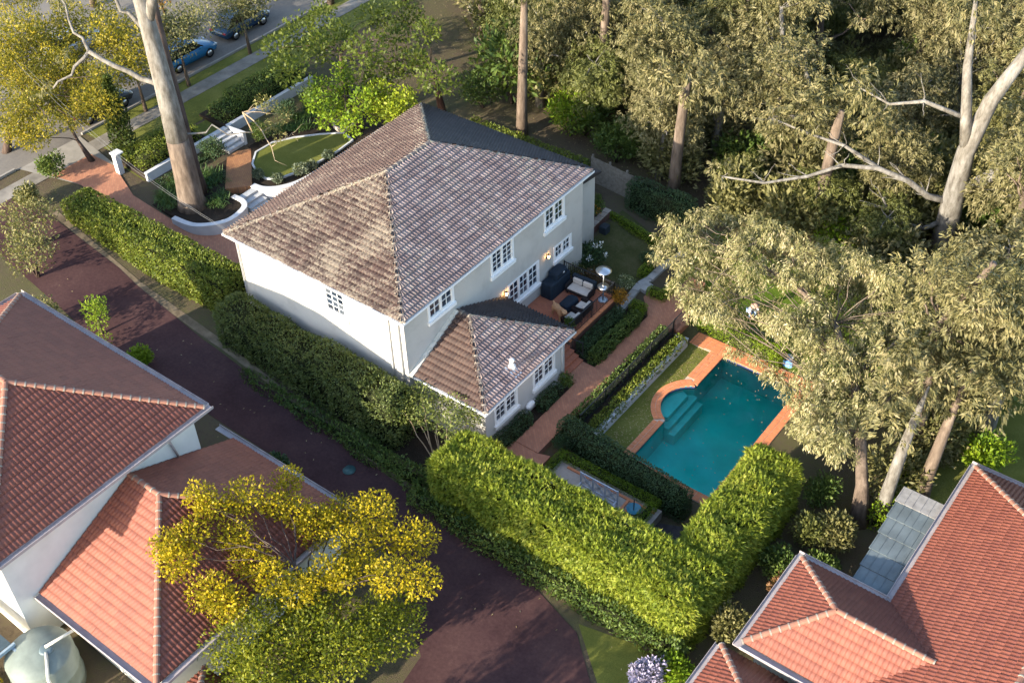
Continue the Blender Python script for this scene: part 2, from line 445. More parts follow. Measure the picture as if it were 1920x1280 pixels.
def clump(lv, c, r, n, ln, wd, droop=.0, mi=0, flat=1.0, shell=.35, updir=.4):
    """leaves through the volume of an uneven ball"""
    d = rdir(n); q = rng.random(n) ** shell
    k = 1 + .28 * lump(d * 2.2, 1.0, c[0] * 1.7 + c[1])
    P = d * (q * k)[:, None] * np.array([r, r, r * flat]) + np.array(c)
    D = d * .8 + rdir(n) * .8 + np.array([0, 0, updir - droop])
    N = d + rdir(n) * .8 + np.array([0, 0, .5])
    rr = None
    if droop >= .5:        # hanging sprays: about ten leaves share one twig tip
        m = max(1, n // 10); idx = np.arange(n) % m
        P = P[idx] + rng.normal(size=(n, 3)) * np.array([.07, .07, .09])
        D = unit(D[idx]) * .75 + rdir(n) * .42 + np.array([0, 0, -.45 * droop]); N = N[idx] * .6 + rdir(n) * .7
        rr = np.clip(rng.random(m)[idx] * .6 + rng.random(n) * .4, 0, 1)
    V, F = leafgeo(P, D, N, ln * (.7 + .6 * rng.random(n)), wd * (.7 + .6 * rng.random(n)))
    lv.add(V, F, rr, mi)

def hedge(name, label, boxes, mat, group=None, dens=230, ln=.11, wd=.06, amp=.10, ls=1.0, rot=0.0, piv=(0, 0), droop=0.0, spray=False, tol=.0, cat='hedge', rnd_corner=.12):
    """boxes (x0,x1,y0,y1,z0,z1); leaves over every face, dark twigs inside"""
    lv = Leaves(); cr = MB()
    ph = rng.random() * 20
    for bi, (x0, x1, y0, y1, z0, z1) in enumerate(boxes):
        i = min(.13, (x1 - x0) * .3, (y1 - y0) * .3); i = max(i, .05) + amp * .8
        i = min(i, (x1 - x0) * .42, (y1 - y0) * .42)
        if x1 - x0 > 0 and y1 - y0 > 0: cr.box(x0 + i, x1 - i, y0 + i, y1 - i, z0, z1 - max(.08, amp * 1.6))
        lx, ly, lz = x1 - x0, y1 - y0, z1 - z0
        faces = [(lx * ly * 1.25, 'z1'), (ly * lz, 'x1'), (lx * lz, 'y0'), (ly * lz * .6, 'x0'), (lx * lz * .6, 'y1')]
        for a, f in faces:
            n = int(a * dens)
            if n < 1: continue
            U = rng.random((n, 3)); P = np.stack([x0 + U[:, 0] * lx, y0 + U[:, 1] * ly, z0 + U[:, 2] * lz], 1)
            nr = np.zeros((n, 3))
            if f == 'z1': P[:, 2] = z1; nr[:, 2] = 1
            elif f == 'x1': P[:, 0] = x1; nr[:, 0] = 1
            elif f == 'x0': P[:, 0] = x0; nr[:, 0] = -1
            elif f == 'y0': P[:, 1] = y0; nr[:, 1] = -1
            else: P[:, 1] = y1; nr[:, 1] = 1
            # round the corners a little
            cx, cy = (x0 + x1) / 2, (y0 + y1) / 2
            ex = np.maximum(0, np.abs(P[:, 0] - cx) - (lx / 2 - rnd_corner)); ey = np.maximum(0, np.abs(P[:, 1] - cy) - (ly / 2 - rnd_corner)); ez = np.maximum(0, P[:, 2] - (z1 - rnd_corner))
            k = (ex > 0).astype(int) + (ey > 0) + (ez > 0)
            e = np.sqrt(ex ** 2 + ey ** 2 + ez ** 2); sc = np.where(k > 1, np.minimum(1, rnd_corner / np.maximum(e, 1e-6)), 1)
            P[:, 0] -= np.sign(P[:, 0] - cx) * ex * (1 - sc); P[:, 1] -= np.sign(P[:, 1] - cy) * ey * (1 - sc); P[:, 2] -= ez * (1 - sc)
            P += nr * ((lump(P, ls, ph) * amp) + rng.normal(size=n) * amp * .25 - rng.random(n) ** 2 * .07)[:, None]
            keep = ~((lump(P, .8, ph + 5) < -.5) & (rng.random(n) < .6))       # thin spots show the twigs
            for bj, b in enumerate(boxes):
                if bj != bi:
                    ins = (P[:, 0] > b[0] + .12) & (P[:, 0] < b[1] - .12) & (P[:, 1] > b[2] + .12) & (P[:, 1] < b[3] - .12) & (P[:, 2] < b[5] - .12)
                    keep &= ~ins
            P = P[keep]; nr = nr[keep]; n = len(P)
            D = nr * .7 + rdir(n) * .9 + np.array([0, 0, .25 - droop]); N = nr + rdir(n) * .6 + np.array([0, 0, .2])
            r0 = rng.random(n)
            if spray:
                Sd = unit(np.cross(unit(D), N))
                for a_ in (-.42, 0, .42):
                    V, F = leafgeo(P, unit(D) + Sd * a_, N, ln * (.7 + .6 * rng.random(n)) * (1 if a_ == 0 else .75), wd * (.8 + .4 * rng.random(n)))
                    lv.add(V, F, np.clip(r0 + rng.normal(size=n) * .08, 0, 1))
                q = rng.random(n) < .10; m_ = int(q.sum())          # longer shoots that stand out of the face
                D2 = nr[q] * .9 + rdir(m_) * .45 + np.array([0, 0, .45])
                for a_, l_ in ((0, 1.35), (-.35, .9), (.35, .9)):
                    S2 = unit(np.cross(unit(D2), N[q])); V, F = leafgeo(P[q], unit(D2) + S2 * a_, N[q], ln * l_ * (.7 + .5 * rng.random(m_)), wd * 1.2); lv.add(V, F, np.clip(r0[q] * .6 + .4, 0, 1))
            else:
                V, F = leafgeo(P, D, N, ln * (.7 + .6 * rng.random(n)), wd * (.7 + .6 * rng.random(n)))
                lv.add(V, F, r0)
    lv.mbadd(cr, 1)
    me = lv.mesh(name, [mat, CORE])
    if rot:
        M = Matrix.Translation((piv[0], piv[1], 0)) @ Matrix.Rotation(rot, 4, 'Z') @ Matrix.Translation((-piv[0], -piv[1], 0)); me.transform(M)
    o = link(name, me)
    return tag(o, label, cat, group)

def limb(mb, a, b, r0, r1, n=5, wob=.12, sag=0.0, mi=0, seg=7):
    a, b = Vector(a), Vector(b); l = (b - a).length; pts = []; rr = []
    for i in range(n + 1):
        t = i / n; p = a.lerp(b, t)
        if 0 < i < n: p = jit(p, wob * l * .35)
        p.z += sag * math.sin(math.pi * t) * l
        pts.append(p); rr.append(r0 + (r1 - r0) * t)
    mb.tube(pts, rr, seg, mi); return pts

def shrub(name, label, c, r, mat, n=700, ln=.1, wd=.05, flat=.9, group=None, stem=None, flowers=None, droop=0.0, cat='shrub', shell=.35, lumps=5):
    """a bush: several leaf balls on short stems; c is the ground point"""
    e = empty(name, c, label, cat, group)
    lv = Leaves(); x, y, z = c
    h = stem if stem is not None else r * .25
    cz = z + h + r * flat * .8
    clump(lv, (x, y, cz), r * .78, n // 2, ln, wd, droop, 0, flat, shell)
    for k in range(lumps):
        a = rng.random() * 6.283; q = r * .5
        clump(lv, (x + math.cos(a) * q, y + math.sin(a) * q, cz + rng.uniform(-.3, .45) * r * flat), r * rng.uniform(.4, .55), n // (2 * lumps), ln, wd, droop, 0, flat, shell)
    lv.build('foliage', [mat], e)
    sb = MB()
    for k in range(4):
        limb(sb, (x + random.uniform(-.06, .06), y + random.uniform(-.06, .06), z - .05), (x + random.uniform(-.4, .4) * r, y + random.uniform(-.4, .4) * r, cz), max(.02, r * .05), .01, 3, .1, seg=5)
    sb.build('stem', BARKD, e)
    if flowers:
        fm, fn, fs = flowers
        for k in range(fn):
            fl = Leaves()
            d = rdir(1)[0]; d[2] = abs(d[2]) * .8 + .15; d[1] -= .25; d[0] += .2; d /= np.linalg.norm(d)
            clump(fl, (x + d[0] * r * 1.02, y + d[1] * r * 1.02, cz + d[2] * r * flat), fs, 16, fs * 1.1, fs * .7)
            fl.build('flower', [fm], e)
    return e

def tree(name, label, base, trunk_pts, r0, clumps, bark, leaf, n=160, ln=.3, wd=.1, droop=0.0, flat=.8, group=None, bare=None, r1=None, cat='tree', shell=.4, seg=9, updir=.4, lr=.38, lbark=None):
    """trunk_pts from the ground up; clumps [(x,y,z,r)]; each clump gets a limb from the nearest trunk point below it"""
    e = empty(name, base, label, cat, group)
    tb = MB(); m = len(trunk_pts); r1 = r0 * .35 if r1 is None else r1
    rr = [r0 + (r1 - r0) * (i / (m - 1)) ** .8 for i in range(m)]; rr[0] = r0 * 1.35
    tb.tube(trunk_pts, rr, seg)
    lv = Leaves()
    for (cx, cy, cz, cr) in clumps:
        cand = [i for i, p in enumerate(trunk_pts) if i > 0 and p[2] < cz + .3] or [min(1, m - 1)]
        i = min(cand, key=lambda k: (Vector(trunk_pts[k]) - Vector((cx, cy, cz))).length + abs(trunk_pts[k][2] - cz + 1) * .3)
        limb(tb, trunk_pts[i], (cx, cy, cz), max(.025, rr[i] * lr), .012, 5, .13, .06, seg=6, mi=1 if lbark else 0)
        clump(lv, (cx, cy, cz), cr, int(n * cr * cr), ln, wd, droop, 0, flat, shell, updir)
    for (a, b, q0, q1) in (bare or []):
        limb(tb, a, b, q0, q1, 6, .16, seg=7)
    tb.build('trunk', [bark, lbark or bark], e)
    lv.build('crown', [leaf], e)
    return e
def ball_clumps(c, rx, ry, rz, n, r, bias=.6):
    out = []
    for k in range(n):
        d = rdir(1)[0]; q = rng.random() ** bias
        out.append((c[0] + d[0] * rx * q, c[1] + d[1] * ry * q, c[2] + d[2] * rz * q, r * rng.uniform(.7, 1.3)))
    return out

# ------------------------------------------------------------------ tiled roofs
TW = .36
PU = np.array([0, .05, .10, .128, .18, .23, .28, .308, .36])
PH = np.array([0, .055, .092, .0, .0, .055, .092, .0, .0])
def tile_verts(u0, s0, s1, clampf=None, rel=1.0):
    rows = []
    for s, hb, fl in ((s1, .004, 1), (s0 - .02, .115, 1), (s0 - .02, .0, 0)):
        u = u0 + PU.copy()
        if clampf is not None:
            lo, hi = clampf(s); u = np.clip(u, lo, max(lo, hi))
        rows.append(np.stack([u, np.full(9, s), (PH * fl + hb) * rel], 1))
    return np.concatenate(rows)
TQ = np.array([[9 + i, 10 + i, 1 + i, i] for i in range(8)] + [[18 + i, 19 + i, 10 + i, 9 + i] for i in range(8)])
class TiledRoof:
    def __init__(s, house, name='roof', gauge=.315, relief=1.0):
        s.house = house; s.relief = relief; s.faces = []; s.gauge = gauge; s.under = MB(); s.name = name; s.caps = []; s.lines = []
    def face(s, A, B, TB, TA, mat):
        A, B, TB, TA = map(Vector, (A, B, TB, TA))
        u = (B - A).normalized(); v = (TA - A) - u * (TA - A).dot(u); v.normalize(); n = u.cross(v)
        if n.z < 0: A, B, TA, TB = B, A, TB, TA; u = -u; n = u.cross(v)
        Lw = (B - A).length; Sl = (TA - A).dot(v)
        a = (TA - A).dot(u) / Sl; b = (Lw - (TB - A).dot(u)) / Sl
        s.faces.append((A, u, v, n, Lw, Sl, a, b, mat))
        dn = n * -.03
        pts = [A + dn, B + dn, TB + dn] + ([TA + dn] if (TA - TB).length > .01 else [])
        s.under.add(pts, [tuple(range(len(pts)))])
        return s
    def cap(s, A, B, mat): s.caps.append((Vector(A), Vector(B), mat)); return s
    def finish(s, n_ind, undermat, soffit=None, mortar=True, tilename='roof_tile'):
        if soffit: s.under.add(*soffit)
        roof = s.under.build(s.name, undermat, s.house)
        whole = []; V = {}; RN = {}
        for fi, (A, u, v, n, Lw, Sl, a, b, mat) in enumerate(s.faces):
            nc = max(1, round(Sl / s.gauge)); gg = Sl / nc
            cf = lambda q, a=a, b=b, Lw=Lw: (a * q, Lw - b * q)
            for i in range(nc):
                s0, s1 = i * gg, min(Sl, (i + 1) * gg + .03)
                lo0, hi0 = cf(s0); lo1, hi1 = cf(s1)
                for k in range(int(math.floor(min(lo0, lo1) / TW)), int(math.ceil(max(hi0, hi1) / TW))):
                    u0 = k * TW
                    if u0 + TW <= lo0 + .01 and u0 + TW <= lo1 + .01: continue
                    if u0 >= hi0 - .01 and u0 >= hi1 - .01: continue
                    if u0 >= max(lo0, lo1) and u0 + TW <= min(hi0, hi1):
                        whole.append((((A + u * u0 + v * s0) - CAM).length, fi, u0, s0, s1))
                    else:
                        tv_ = tile_verts(u0, s0, s1, cf, s.relief)
                        W3 = np.array(A)[None] + tv_[:, :1] * np.array(u) + tv_[:, 1:2] * np.array(v) + tv_[:, 2:] * np.array(n)
                        V.setdefault(mat.name, []).append(W3)
        whole.sort()
        shared = {}
        for q, (d, fi, u0, s0, s1) in enumerate(whole):
            A, u, v, n, Lw, Sl, a, b, mat = s.faces[fi]
            if q < n_ind:
                key = (fi, round(s1 - s0, 4))
                if key not in shared: shared[key] = npmesh(tilename, tile_verts(0, 0, s1 - s0, None, s.relief), TQ, [mat])
                o = link(tilename, shared[key], roof)
                jx = random.gauss(0, .004)
                M = Matrix((u, v, n)).transposed().to_4x4(); M.translation = A + u * u0 + v * (s0 + jx) + n * abs(random.gauss(0, .004))
                o.matrix_basis = M
            else:
                tv_ = tile_verts(u0, s0 + random.gauss(0, .005), s1, None, s.relief)
                tv_[:, 2] += abs(random.gauss(0, .005))
                W3 = np.array(A)[None] + tv_[:, :1] * np.array(u) + tv_[:, 1:2] * np.array(v) + tv_[:, 2:] * np.array(n)
                V.setdefault(mat.name, []).append(W3)
        mats = []; allV = []; allF = []; mi = []; rn = []; nb = 0
        for mn, lst in V.items():
            mats.append(bpy.data.materials[mn])
            for W3 in lst:
                allV.append(W3); allF.append(TQ + nb); nb += 27; mi += [len(mats) - 1] * 16; rn += [random.random()] * 16
        o = link('roof_tiles', npmesh('roof_tiles', np.concatenate(allV), np.concatenate(allF), mats, mi, rn), roof); o['kind'] = 'stuff'
        # hip and ridge caps, one by one
        cm = {}
        mb = MB()
        for A, B, mat in s.caps:
            d = (B - A); Ln = d.length; d.normalize()
            if mat.name not in cm:
                c = MB()
                for x0, x1, ra, rb, m_ in ((0, .35, .125, .112, 0), (-.03, .03, .14, .138, 1)):
                    vs = []; fs = []
                    for x, r in ((x0, ra), (x1, rb)):
                        for k in range(7):
                            t = math.pi * k / 6; vs.append((x, math.cos(t) * r, math.sin(t) * r * .8))
                    for k in range(6): fs.append((k, k + 1, 8 + k, 7 + k))
                    fs += [(0, 1, 2, 3, 4, 5, 6), (13, 12, 11, 10, 9, 8, 7)]
                    c.add(vs, fs, m_, False)
                cm[mat.name] = c.mesh('ridge_cap', [mat, MORTAR])
            sd = ZAX.cross(d).normalized(); up = d.cross(sd)
            nn = max(1, round(Ln / .36))
            for k in range(nn):
                o = link('ridge_cap', cm[mat.name], roof)
                M = Matrix((d, sd, up)).transposed().to_4x4(); M.translation = A + d * (Ln * k / nn) + up * (.03 + random.gauss(0, .004))
                o.matrix_basis = M
            for sgn in (-1, 1):
                pts = [A + d * (Ln * k / 12) + sd * sgn * (.125 + random.uniform(-.01, .012)) + up * -.005 for k in range(13)]
                mb.tube(pts, .022, 5)
        if mortar and s.caps: mb.build('mortar_bedding', MORTAR, roof)
        return roof

def hip(tr, x0, x1, y0, y1, ze, zr, mats, capmats, rid):
    """rectangular hip roof; rid=((xa,ya),(xb,yb)) ridge ends; mats SW,SE,NE,NW"""
    (xa, ya), (xb, yb) = rid
    P = [(x0, y0, ze), (x1, y0, ze), (x1, y1, ze), (x0, y1, ze)]
    ra, rb = (xa, ya, zr), (xb, yb, zr)
    along_y = abs(yb - ya) >= abs(xb - xa)
    if along_y:
        tr.face(P[0], P[1], ra, ra, mats[0]); tr.face(P[1], P[2], rb, ra, mats[1]); tr.face(P[2], P[3], rb, rb, mats[2]); tr.face(P[3], P[0], ra, rb, mats[3])
        ends = [(P[0], ra), (P[1], ra), (P[2], rb), (P[3], rb)]
    else:   # ridge along x, a is the low-x end
        tr.face(P[0], P[1], rb, ra, mats[0]); tr.face(P[1], P[2], rb, rb, mats[1]); tr.face(P[2], P[3], ra, rb, mats[2]); tr.face(P[3], P[0], ra, ra, mats[3])
        ends = [(P[0], ra), (P[1], rb), (P[2], rb), (P[3], ra)]
    for (a, b), m in zip(ends, capmats): tr.cap(a, b, m)
    if (Vector(ra) - Vector(rb)).length > .05: tr.cap(ra, rb, capmats[4])
    return tr

def wall_panel(mb, o, u, n, W, z0, z1, holes, depth=.16):
    o, u, n = Vector(o), Vector(u), Vector(n)
    us = sorted({0, W} | {h[0] for h in holes} | {h[1] for h in holes}); zs = sorted({z0, z1} | {h[2] for h in holes} | {h[3] for h in holes})
    P = lambda a, z, d=0: o + u * a + ZAX * z - n * d
    for a, b in zip(us, us[1:]):
        for c, d in zip(zs, zs[1:]):
            if any(h[0] <= a and b <= h[1] and h[2] <= c and d <= h[3] for h in holes): continue
            mb.add([P(a, c), P(b, c), P(b, d), P(a, d)], [(0, 1, 2, 3)])
    for a, b, c, d in holes:
        q = [P(a, c), P(b, c), P(b, d), P(a, d)]; r = [P(a, c, depth), P(b, c, depth), P(b, d, depth), P(a, d, depth)]
        mb.add(q + r, [(0, 4, 5, 1), (1, 5, 6, 2), (2, 6, 7, 3), (3, 7, 4, 0), (4, 7, 6, 5)])

def window(parent, o, u, n, a, b, c, d, bays=2, cols=2, rows=3, sill=True, name='window', fw=.1, mat=None, sdepth=.13):
    """frame in a wall opening; panes one by one"""
    mat = mat or WHITE
    o, u, n = Vector(o), Vector(u), Vector(n); P = lambda x, z, q=0: o + u * x + ZAX * z + n * q
    f = MB(); proud = .035; back = -.10; th = proud - back
    def br(x0, x1, z0, z1, p=proud): f.obox(P(x0, z0, back), u, ZAX, n, x1 - x0, z1 - z0, p - back)
    br(a - .05, a + fw, c, d); br(b - fw, b + .05, c, d); br(a + fw, b - fw, d - fw, d); br(a + fw, b - fw, c, c + fw)
    bw = (b - a - 2 * fw) / bays
    for k in range(1, bays): br(a + fw + k * bw - .05, a + fw + k * bw + .05, c + fw, d - fw, proud - .005)
    pan = []
    for k in range(bays):
        x0 = a + fw + k * bw + (.05 if k else 0); x1 = a + fw + (k + 1) * bw - (.05 if k < bays - 1 else 0)
        s = .035
        br(x0, x0 + s, c + fw, d - fw, .0); br(x1 - s, x1, c + fw, d - fw, .0); br(x0 + s, x1 - s, c + fw, c + fw + s, .0); br(x0 + s, x1 - s, d - fw - s, d - fw, .0)
        X0, X1, Z0, Z1 = x0 + s, x1 - s, c + fw + s, d - fw - s; g_ = .034
        for i in range(1, cols): x = X0 + (X1 - X0) * i / cols; br(x - g_ / 2, x + g_ / 2, Z0, Z1, -.012)
        for j in range(1, rows):
            z = Z0 + (Z1 - Z0) * j / rows
            for i in range(cols):
                xa = X0 + (X1 - X0) * i / cols + (g_ / 2 if i else 0); xb = X0 + (X1 - X0) * (i + 1) / cols - (g_ / 2 if i < cols - 1 else 0); br(xa, xb, z - g_ / 2, z + g_ / 2, -.014)
        for i in range(cols):
            for j in range(rows): pan.append((X0 + (X1 - X0) * (i + .5) / cols, Z0 + (Z1 - Z0) * (j + .5) / rows, (X1 - X0) / cols, (Z1 - Z0) / rows))
    w_ = f.build(name, mat, parent)
    sh = {}
    for x, z, pw, phh in pan:
        k = (round(pw, 3), round(phh, 3))
        if k not in sh:
            m = MB(); m.box(-pw / 2, pw / 2, -.004, .004, -phh / 2, phh / 2); sh[k] = m.mesh('pane', GLASS)
        p = link('pane', sh[k], w_)
        M = Matrix((u, -n, ZAX)).transposed().to_4x4()
        p.matrix_basis = Matrix.Translation(P(x, z, -.045)) @ M @ Matrix.Rotation(random.gauss(0, .012), 4, 'Z') @ Matrix.Rotation(random.gauss(0, .012), 4, 'X')
    if sill:
        s_ = MB(); s_.obox(P(a - .1, c - .2, -.02), u, ZAX, n, b - a + .2, .2, sdepth); s_.obox(P(a - .1, c - .02, -.02 + sdepth), u, ZAX, n, b - a + .2, .02, .03)
        s_.build('sill', mat, w_)
    return w_

def gutters(parent, x0, x1, y0, y1, z, mat, w=.11, h=.11, name='gutter'):
    for (a, b) in (((x0, y0), (x1, y0)), ((x1, y0), (x1, y1)), ((x1, y1), (x0, y1)), ((x0, y1), (x0, y0))):
        m = MB(); d = Vector((b[0] - a[0], b[1] - a[1], 0)); l = d.length; d.normalize(); nrm = Vector((d.y, -d.x, 0))
        o = Vector((a[0], a[1], z))
        m.obox(o, d, nrm, ZAX, l + w, .012, h); m.obox(o + nrm * .012, d, nrm, ZAX, l + w, w - .024, .015); m.obox(o + nrm * (w - .012), d, nrm, ZAX, l + w, .014, h)
        m.build(name, mat, parent)

# ------------------------------------------------------------------ the ground and the flat surfaces
bm_ = MB()
for (a, za), (b, zb) in zip(GX, GX[1:]):
    if b < 100:
        bm_.add([(a, -120, za), (b, -120, zb), (b, 140, zb), (a, 140, za)], [(0, 1, 2, 3)])
    else:
        for x0, x1, y0, y1 in ((a, 8.15, -120, 140), (13.45, b, -120, 140), (8.15, 13.45, -120, 4.75), (8.15, 13.45, 13.55, 140)):
            bm_.add([(x0, y0, za), (x1, y0, za), (x1, y1, za), (x0, y1, za)], [(0, 1, 2, 3)])
tag(bm_.build('ground', DIRT), kind='structure')
drape('street', [(-62, -60), (-31.2, -60), (-31.2, 60), (-62, 60)], ASPHALT, .02)
drape('footpath', [(-30.2, -40), (-29.0, -40), (-29.0, 50), (-30.2, 50)], plain('old_footpath', (.22, .2, .175), .95, .1, var=.3, vs=1.2), .03)
drape('nature_strip', [(-29.0, 5.2), (-26.6, 5.2), (-26.6, 40), (-29.0, 40)], LAWN, .014)
drape('kerb_verge', [(-31.2, 5.6), (-30.2, 5.6), (-30.2, 40), (-31.2, 40)], LAWN, .014)
kb = MB()
for y0, y1 in ((-60, .6), (5.4, 60)):
    kb.box(-31.35, -31.2, y0, y1, 2.2, 2.46)
tag(kb.build('kerb', CONC), kind='structure')
drape('driveway_crossing', [(-31.2, .8), (-26.8, 1.9), (-26.8, 4.4), (-31.2, 5.2)], CONC, .036)
drape('brick_driveway', [(-29.0, 1.5), (-26.8, 1.9), (-18.5, 1.7), (-17.4, 2.2), (-11.1, 1.9), (-11.1, 21), (-17.2, 21), (-17.2, 9.5), (-18, 5.2), (-19.2, 3.4), (-24, 3.3), (-26.8, 4.3), (-29.0, 4.3)], BRICK, .045)
drape('neighbour_driveway', [(-30.8, -1.6), (-26.5, -.9), (-20, -1.15), (-12, -2.3), (-5, -2.75), (0, -3.0), (5, -3.4), (9.6, -3.7), (12.6, -4.6), (14.6, -6.4), (15.2, -9), (15, -14), (8.8, -13), (8.2, -9.2), (4.2, -6.4), (0, -5.4), (-8, -5.6), (-14, -5.9), (-19, -5.2), (-24, -4.8), (-30.8, -4.4)], DRIVE, .02)
drape('driveway_verge', [(-26, -.75), (-12, -2.15), (-5, -2.55), (5, -3.2), (9.6, -3.5), (9.6, -3.0), (-5, -2.3), (-26, -.4)], plain('sandy_edge', (.16, .125, .085), .95, .1, var=.4, vs=2), .012)
drape('verge_lawn', [(12.4, -4.2), (14.9, -6.3), (15.4, -9.5), (17.4, -9.5), (17.4, -4.4), (15, -3.6)], LAWN, .012)
drape('far_lawn', [(19.9, 9.6), (23.6, 11.5), (27, 11.5), (27, 24), (22.4, 22), (20.6, 14)], LAWN, .012)
drape('side_lawn', [(-1.3, 14.9), (3.0, 14.6), (3.2, 19.0), (-1.6, 20.3)], groundmat('worn_lawn', [(.3, (.035, .04, .014)), (.5, (.075, .078, .028)), (.66, (.13, .11, .06)), (.8, (.3, .27, .21))], .7, 9), .02)
drape('tree_lawn', [(6.2, 14.5), (16.6, 14.3), (16.6, 22), (3.6, 22), (3.6, 19.2), (4.2, 15.8)], LAWNB, .02)
drape('front_turf', [(-26.4, 4.6), (-24.6, 4.6), (-24.6, 18), (-26.4, 18)], LAWN, .02)
# side garden beds of dark mulch
MULCH = groundmat('mulch', [(.3, (.012, .01, .009)), (.55, (.035, .027, .02)), (.8, (.08, .062, .045))], .8, 12)
drape('mulch_bed', [(-11, -1.9), (3.7, -1.9), (3.7, .25), (-11, .25)], MULCH, .015)
drape('garden_bed', [(3.0, 8.4), (4.6, 8.4), (4.6, 13.4), (3.0, 13.4)], MULCH, .02)
drape('annex_bed', [(3.74, .6), (4.45, .6), (4.45, 7.0), (3.74, 7.0)], MULCH, .03)

# pool-side lawn with the curved bite of the pool steps
PX0, PX1, PY0, PY1 = 9.1, 13.3, 4.8, 13.4
BR = 1.586; BCX, BCY = 9.1 - .9 + BR, 9.26
def arc(r, y0, y1, n=16):
    t0 = math.asin(max(-1, min(1, (y0 - BCY) / r))); t1 = math.asin(max(-1, min(1, (y1 - BCY) / r)))
    return [(BCX - r * math.cos(t0 + (t1 - t0) * k / n), BCY + r * math.sin(t0 + (t1 - t0) * k / n)) for k in range(n + 1)]
lawn_poly = [(7.24, 4.9), (8.62, 4.9)] + arc(BR + .48, 7.53, 10.99, 14) + [(8.37, 13.28), (7.24, 13.28)]
drape('pool_lawn', lawn_poly, LAWN, .02)
# pool shell
sh = MB()
outline = [(PX1, PY0), (PX1, PY1), (PX0, PY1)] + list(reversed(arc(BR, 7.86, 10.66, 14))) + [(PX0, PY0)]
n_ = len(outline); zt, zb_ = -.53, -2.05
vs = [(p[0], p[1], zt) for p in outline] + [(p[0], p[1], zb_) for p in outline]
sh.add(vs, [(i, n_ + i, n_ + (i + 1) % n_, (i + 1) % n_) for i in range(n_)] + [tuple(range(n_, 2 * n_))])
pool = tag(sh.build('swimming_pool', POOLSH), 'teal in-ground swimming pool with rounded entry steps and terracotta edge', 'pool')
bd = MB(); c_ = (sum(p[0] for p in outline) / n_, sum(p[1] for p in outline) / n_)
for i in range(n_):
    a, b = Vector((*outline[i], 0)), Vector((*outline[(i + 1) % n_], 0)); d = (b - a); l = d.length
    if l < 1e-4: continue
    d.normalize(); nn = Vector((-d.y, d.x, 0))
    bd.obox(Vector((a.x, a.y, -.72)) + nn * .0, d, nn, ZAX, l, .012, .15)
bd.build('waterline_band', POOLBAND, pool)
for k, (cx_, zz) in enumerate(((8.95, -.86), (9.28, -1.14), (9.6, -1.42))):
    st = MB(); pl = [p for p in arc(BR - .01, 7.86 + .02, 10.64, 14)]
    pl = [(min(p[0], cx_), p[1]) for p in pl]
    if cx_ > PX0: pl = pl[:] + [(cx_, 10.62), (cx_, 7.9)]
    else: pl = [p for p in arc(BR - .01, 8.2, 10.32, 14)] + [(cx_, 10.2), (cx_, 8.32)]
    st.prism(pl, -2.04, zz); o = st.build('pool_step', POOLST, pool)
wt = MB(); wt.add([(p[0], p[1], -.665) for p in outline], [tuple(range(n_))]); o = wt.build('water', WATER, pool)
# coping: base slab of grout and the tiles on it
cp = MB()
deck = bpy.data.objects.new('pool_deck', None); COL.objects.link(deck); deck.location = (9, 13.4, -.55); deck['kind'] = 'structure'
def tl(poly, top=-.505, mat=COPING, name='coping_tile'):
    m = MB(); cx = sum(p[0] for p in poly) / len(poly); cy = sum(p[1] for p in poly) / len(poly)
    q = [(cx + (p[0] - cx) * (1 - .012 / max(.05, abs(p[0] - cx)) if abs(p[0] - cx) > .02 else 1), cy + (p[1] - cy) * (1 - .012 / max(.05, abs(p[1] - cy)) if abs(p[1] - cy) > .02 else 1)) for p in poly]
    t = top + random.gauss(0, .002)
    m.prism(q, -.58, t); return m.build(name, mat, deck)
def rect(x0, x1, y0, y1): return [(x0, y0), (x1, y0), (x1, y1), (x0, y1)]
def strip(x0, x1, y0, y1, nx, ny, **k):
    for i in range(nx):
        for j in range(ny):
            tl(rect(x0 + (x1 - x0) * i / nx, x0 + (x1 - x0) * (i + 1) / nx, y0 + (y1 - y0) * j / ny, y0 + (y1 - y0) * (j + 1) / ny), **k)
gr = MB()
gr.box(8.62, 9.095, 4.3, 7.8, -.60, -.522); gr.box(8.37, 9.095, 10.8, 13.4, -.60, -.522); gr.box(6.5, 13.9, 13.405, 14.3, -.60, -.522); gr.box(6.5, 8.37, 13.28, 13.405, -.6, -.524)
gr.box(13.305, 13.9, 4.3, 13.4, -.60, -.522); gr.box(8.62, 13.9, 4.25, 4.79, -.60, -.522)
A0 = arc(BR + .002, 7.86, 10.66, 14); A1 = arc(BR + .47, 7.53, 10.99, 14)
for k in range(14): gr.add([(*A1[k], -.522), (*A0[k], -.522), (*A0[k + 1], -.522), (*A1[k + 1], -.522)], [(0, 1, 2, 3)])
gr.build('grout_bed', GROUT, deck)
strip(8.86, 9.12, 4.3, 7.62, 1, 12); strip(8.62, 8.86, 4.3, 7.5, 1, 13)
A2 = arc(BR + .24, 7.7, 10.82, 14)
for k in range(14):
    tl([A2[k], (A0[k][0] + .02, A0[k][1]), (A0[k + 1][0] + .02, A0[k + 1][1]), A2[k + 1]]); tl([A1[k], A2[k], A2[k + 1], A1[k + 1]])
strip(8.80, 9.12, 10.78, 13.38, 1, 7); strip(8.37, 8.80, 11.05, 13.38, 2, 9)
strip(8.8, 13.9, 13.38, 13.68, 16, 1); strip(8.0, 13.9, 13.68, 14.28, 16, 2); strip(6.5, 8.0, 13.3, 14.28, 4, 3)
tl(rect(8.0, 8.8, 13.38, 13.68))
strip(13.28, 13.58, 4.3, 13.36, 1, 26); strip(13.58, 13.9, 4.3, 13.36, 1, 22); strip(9.12, 13.28, 4.5, 4.82, 14, 1); strip(9.12, 13.28, 4.25, 4.5, 14, 1)

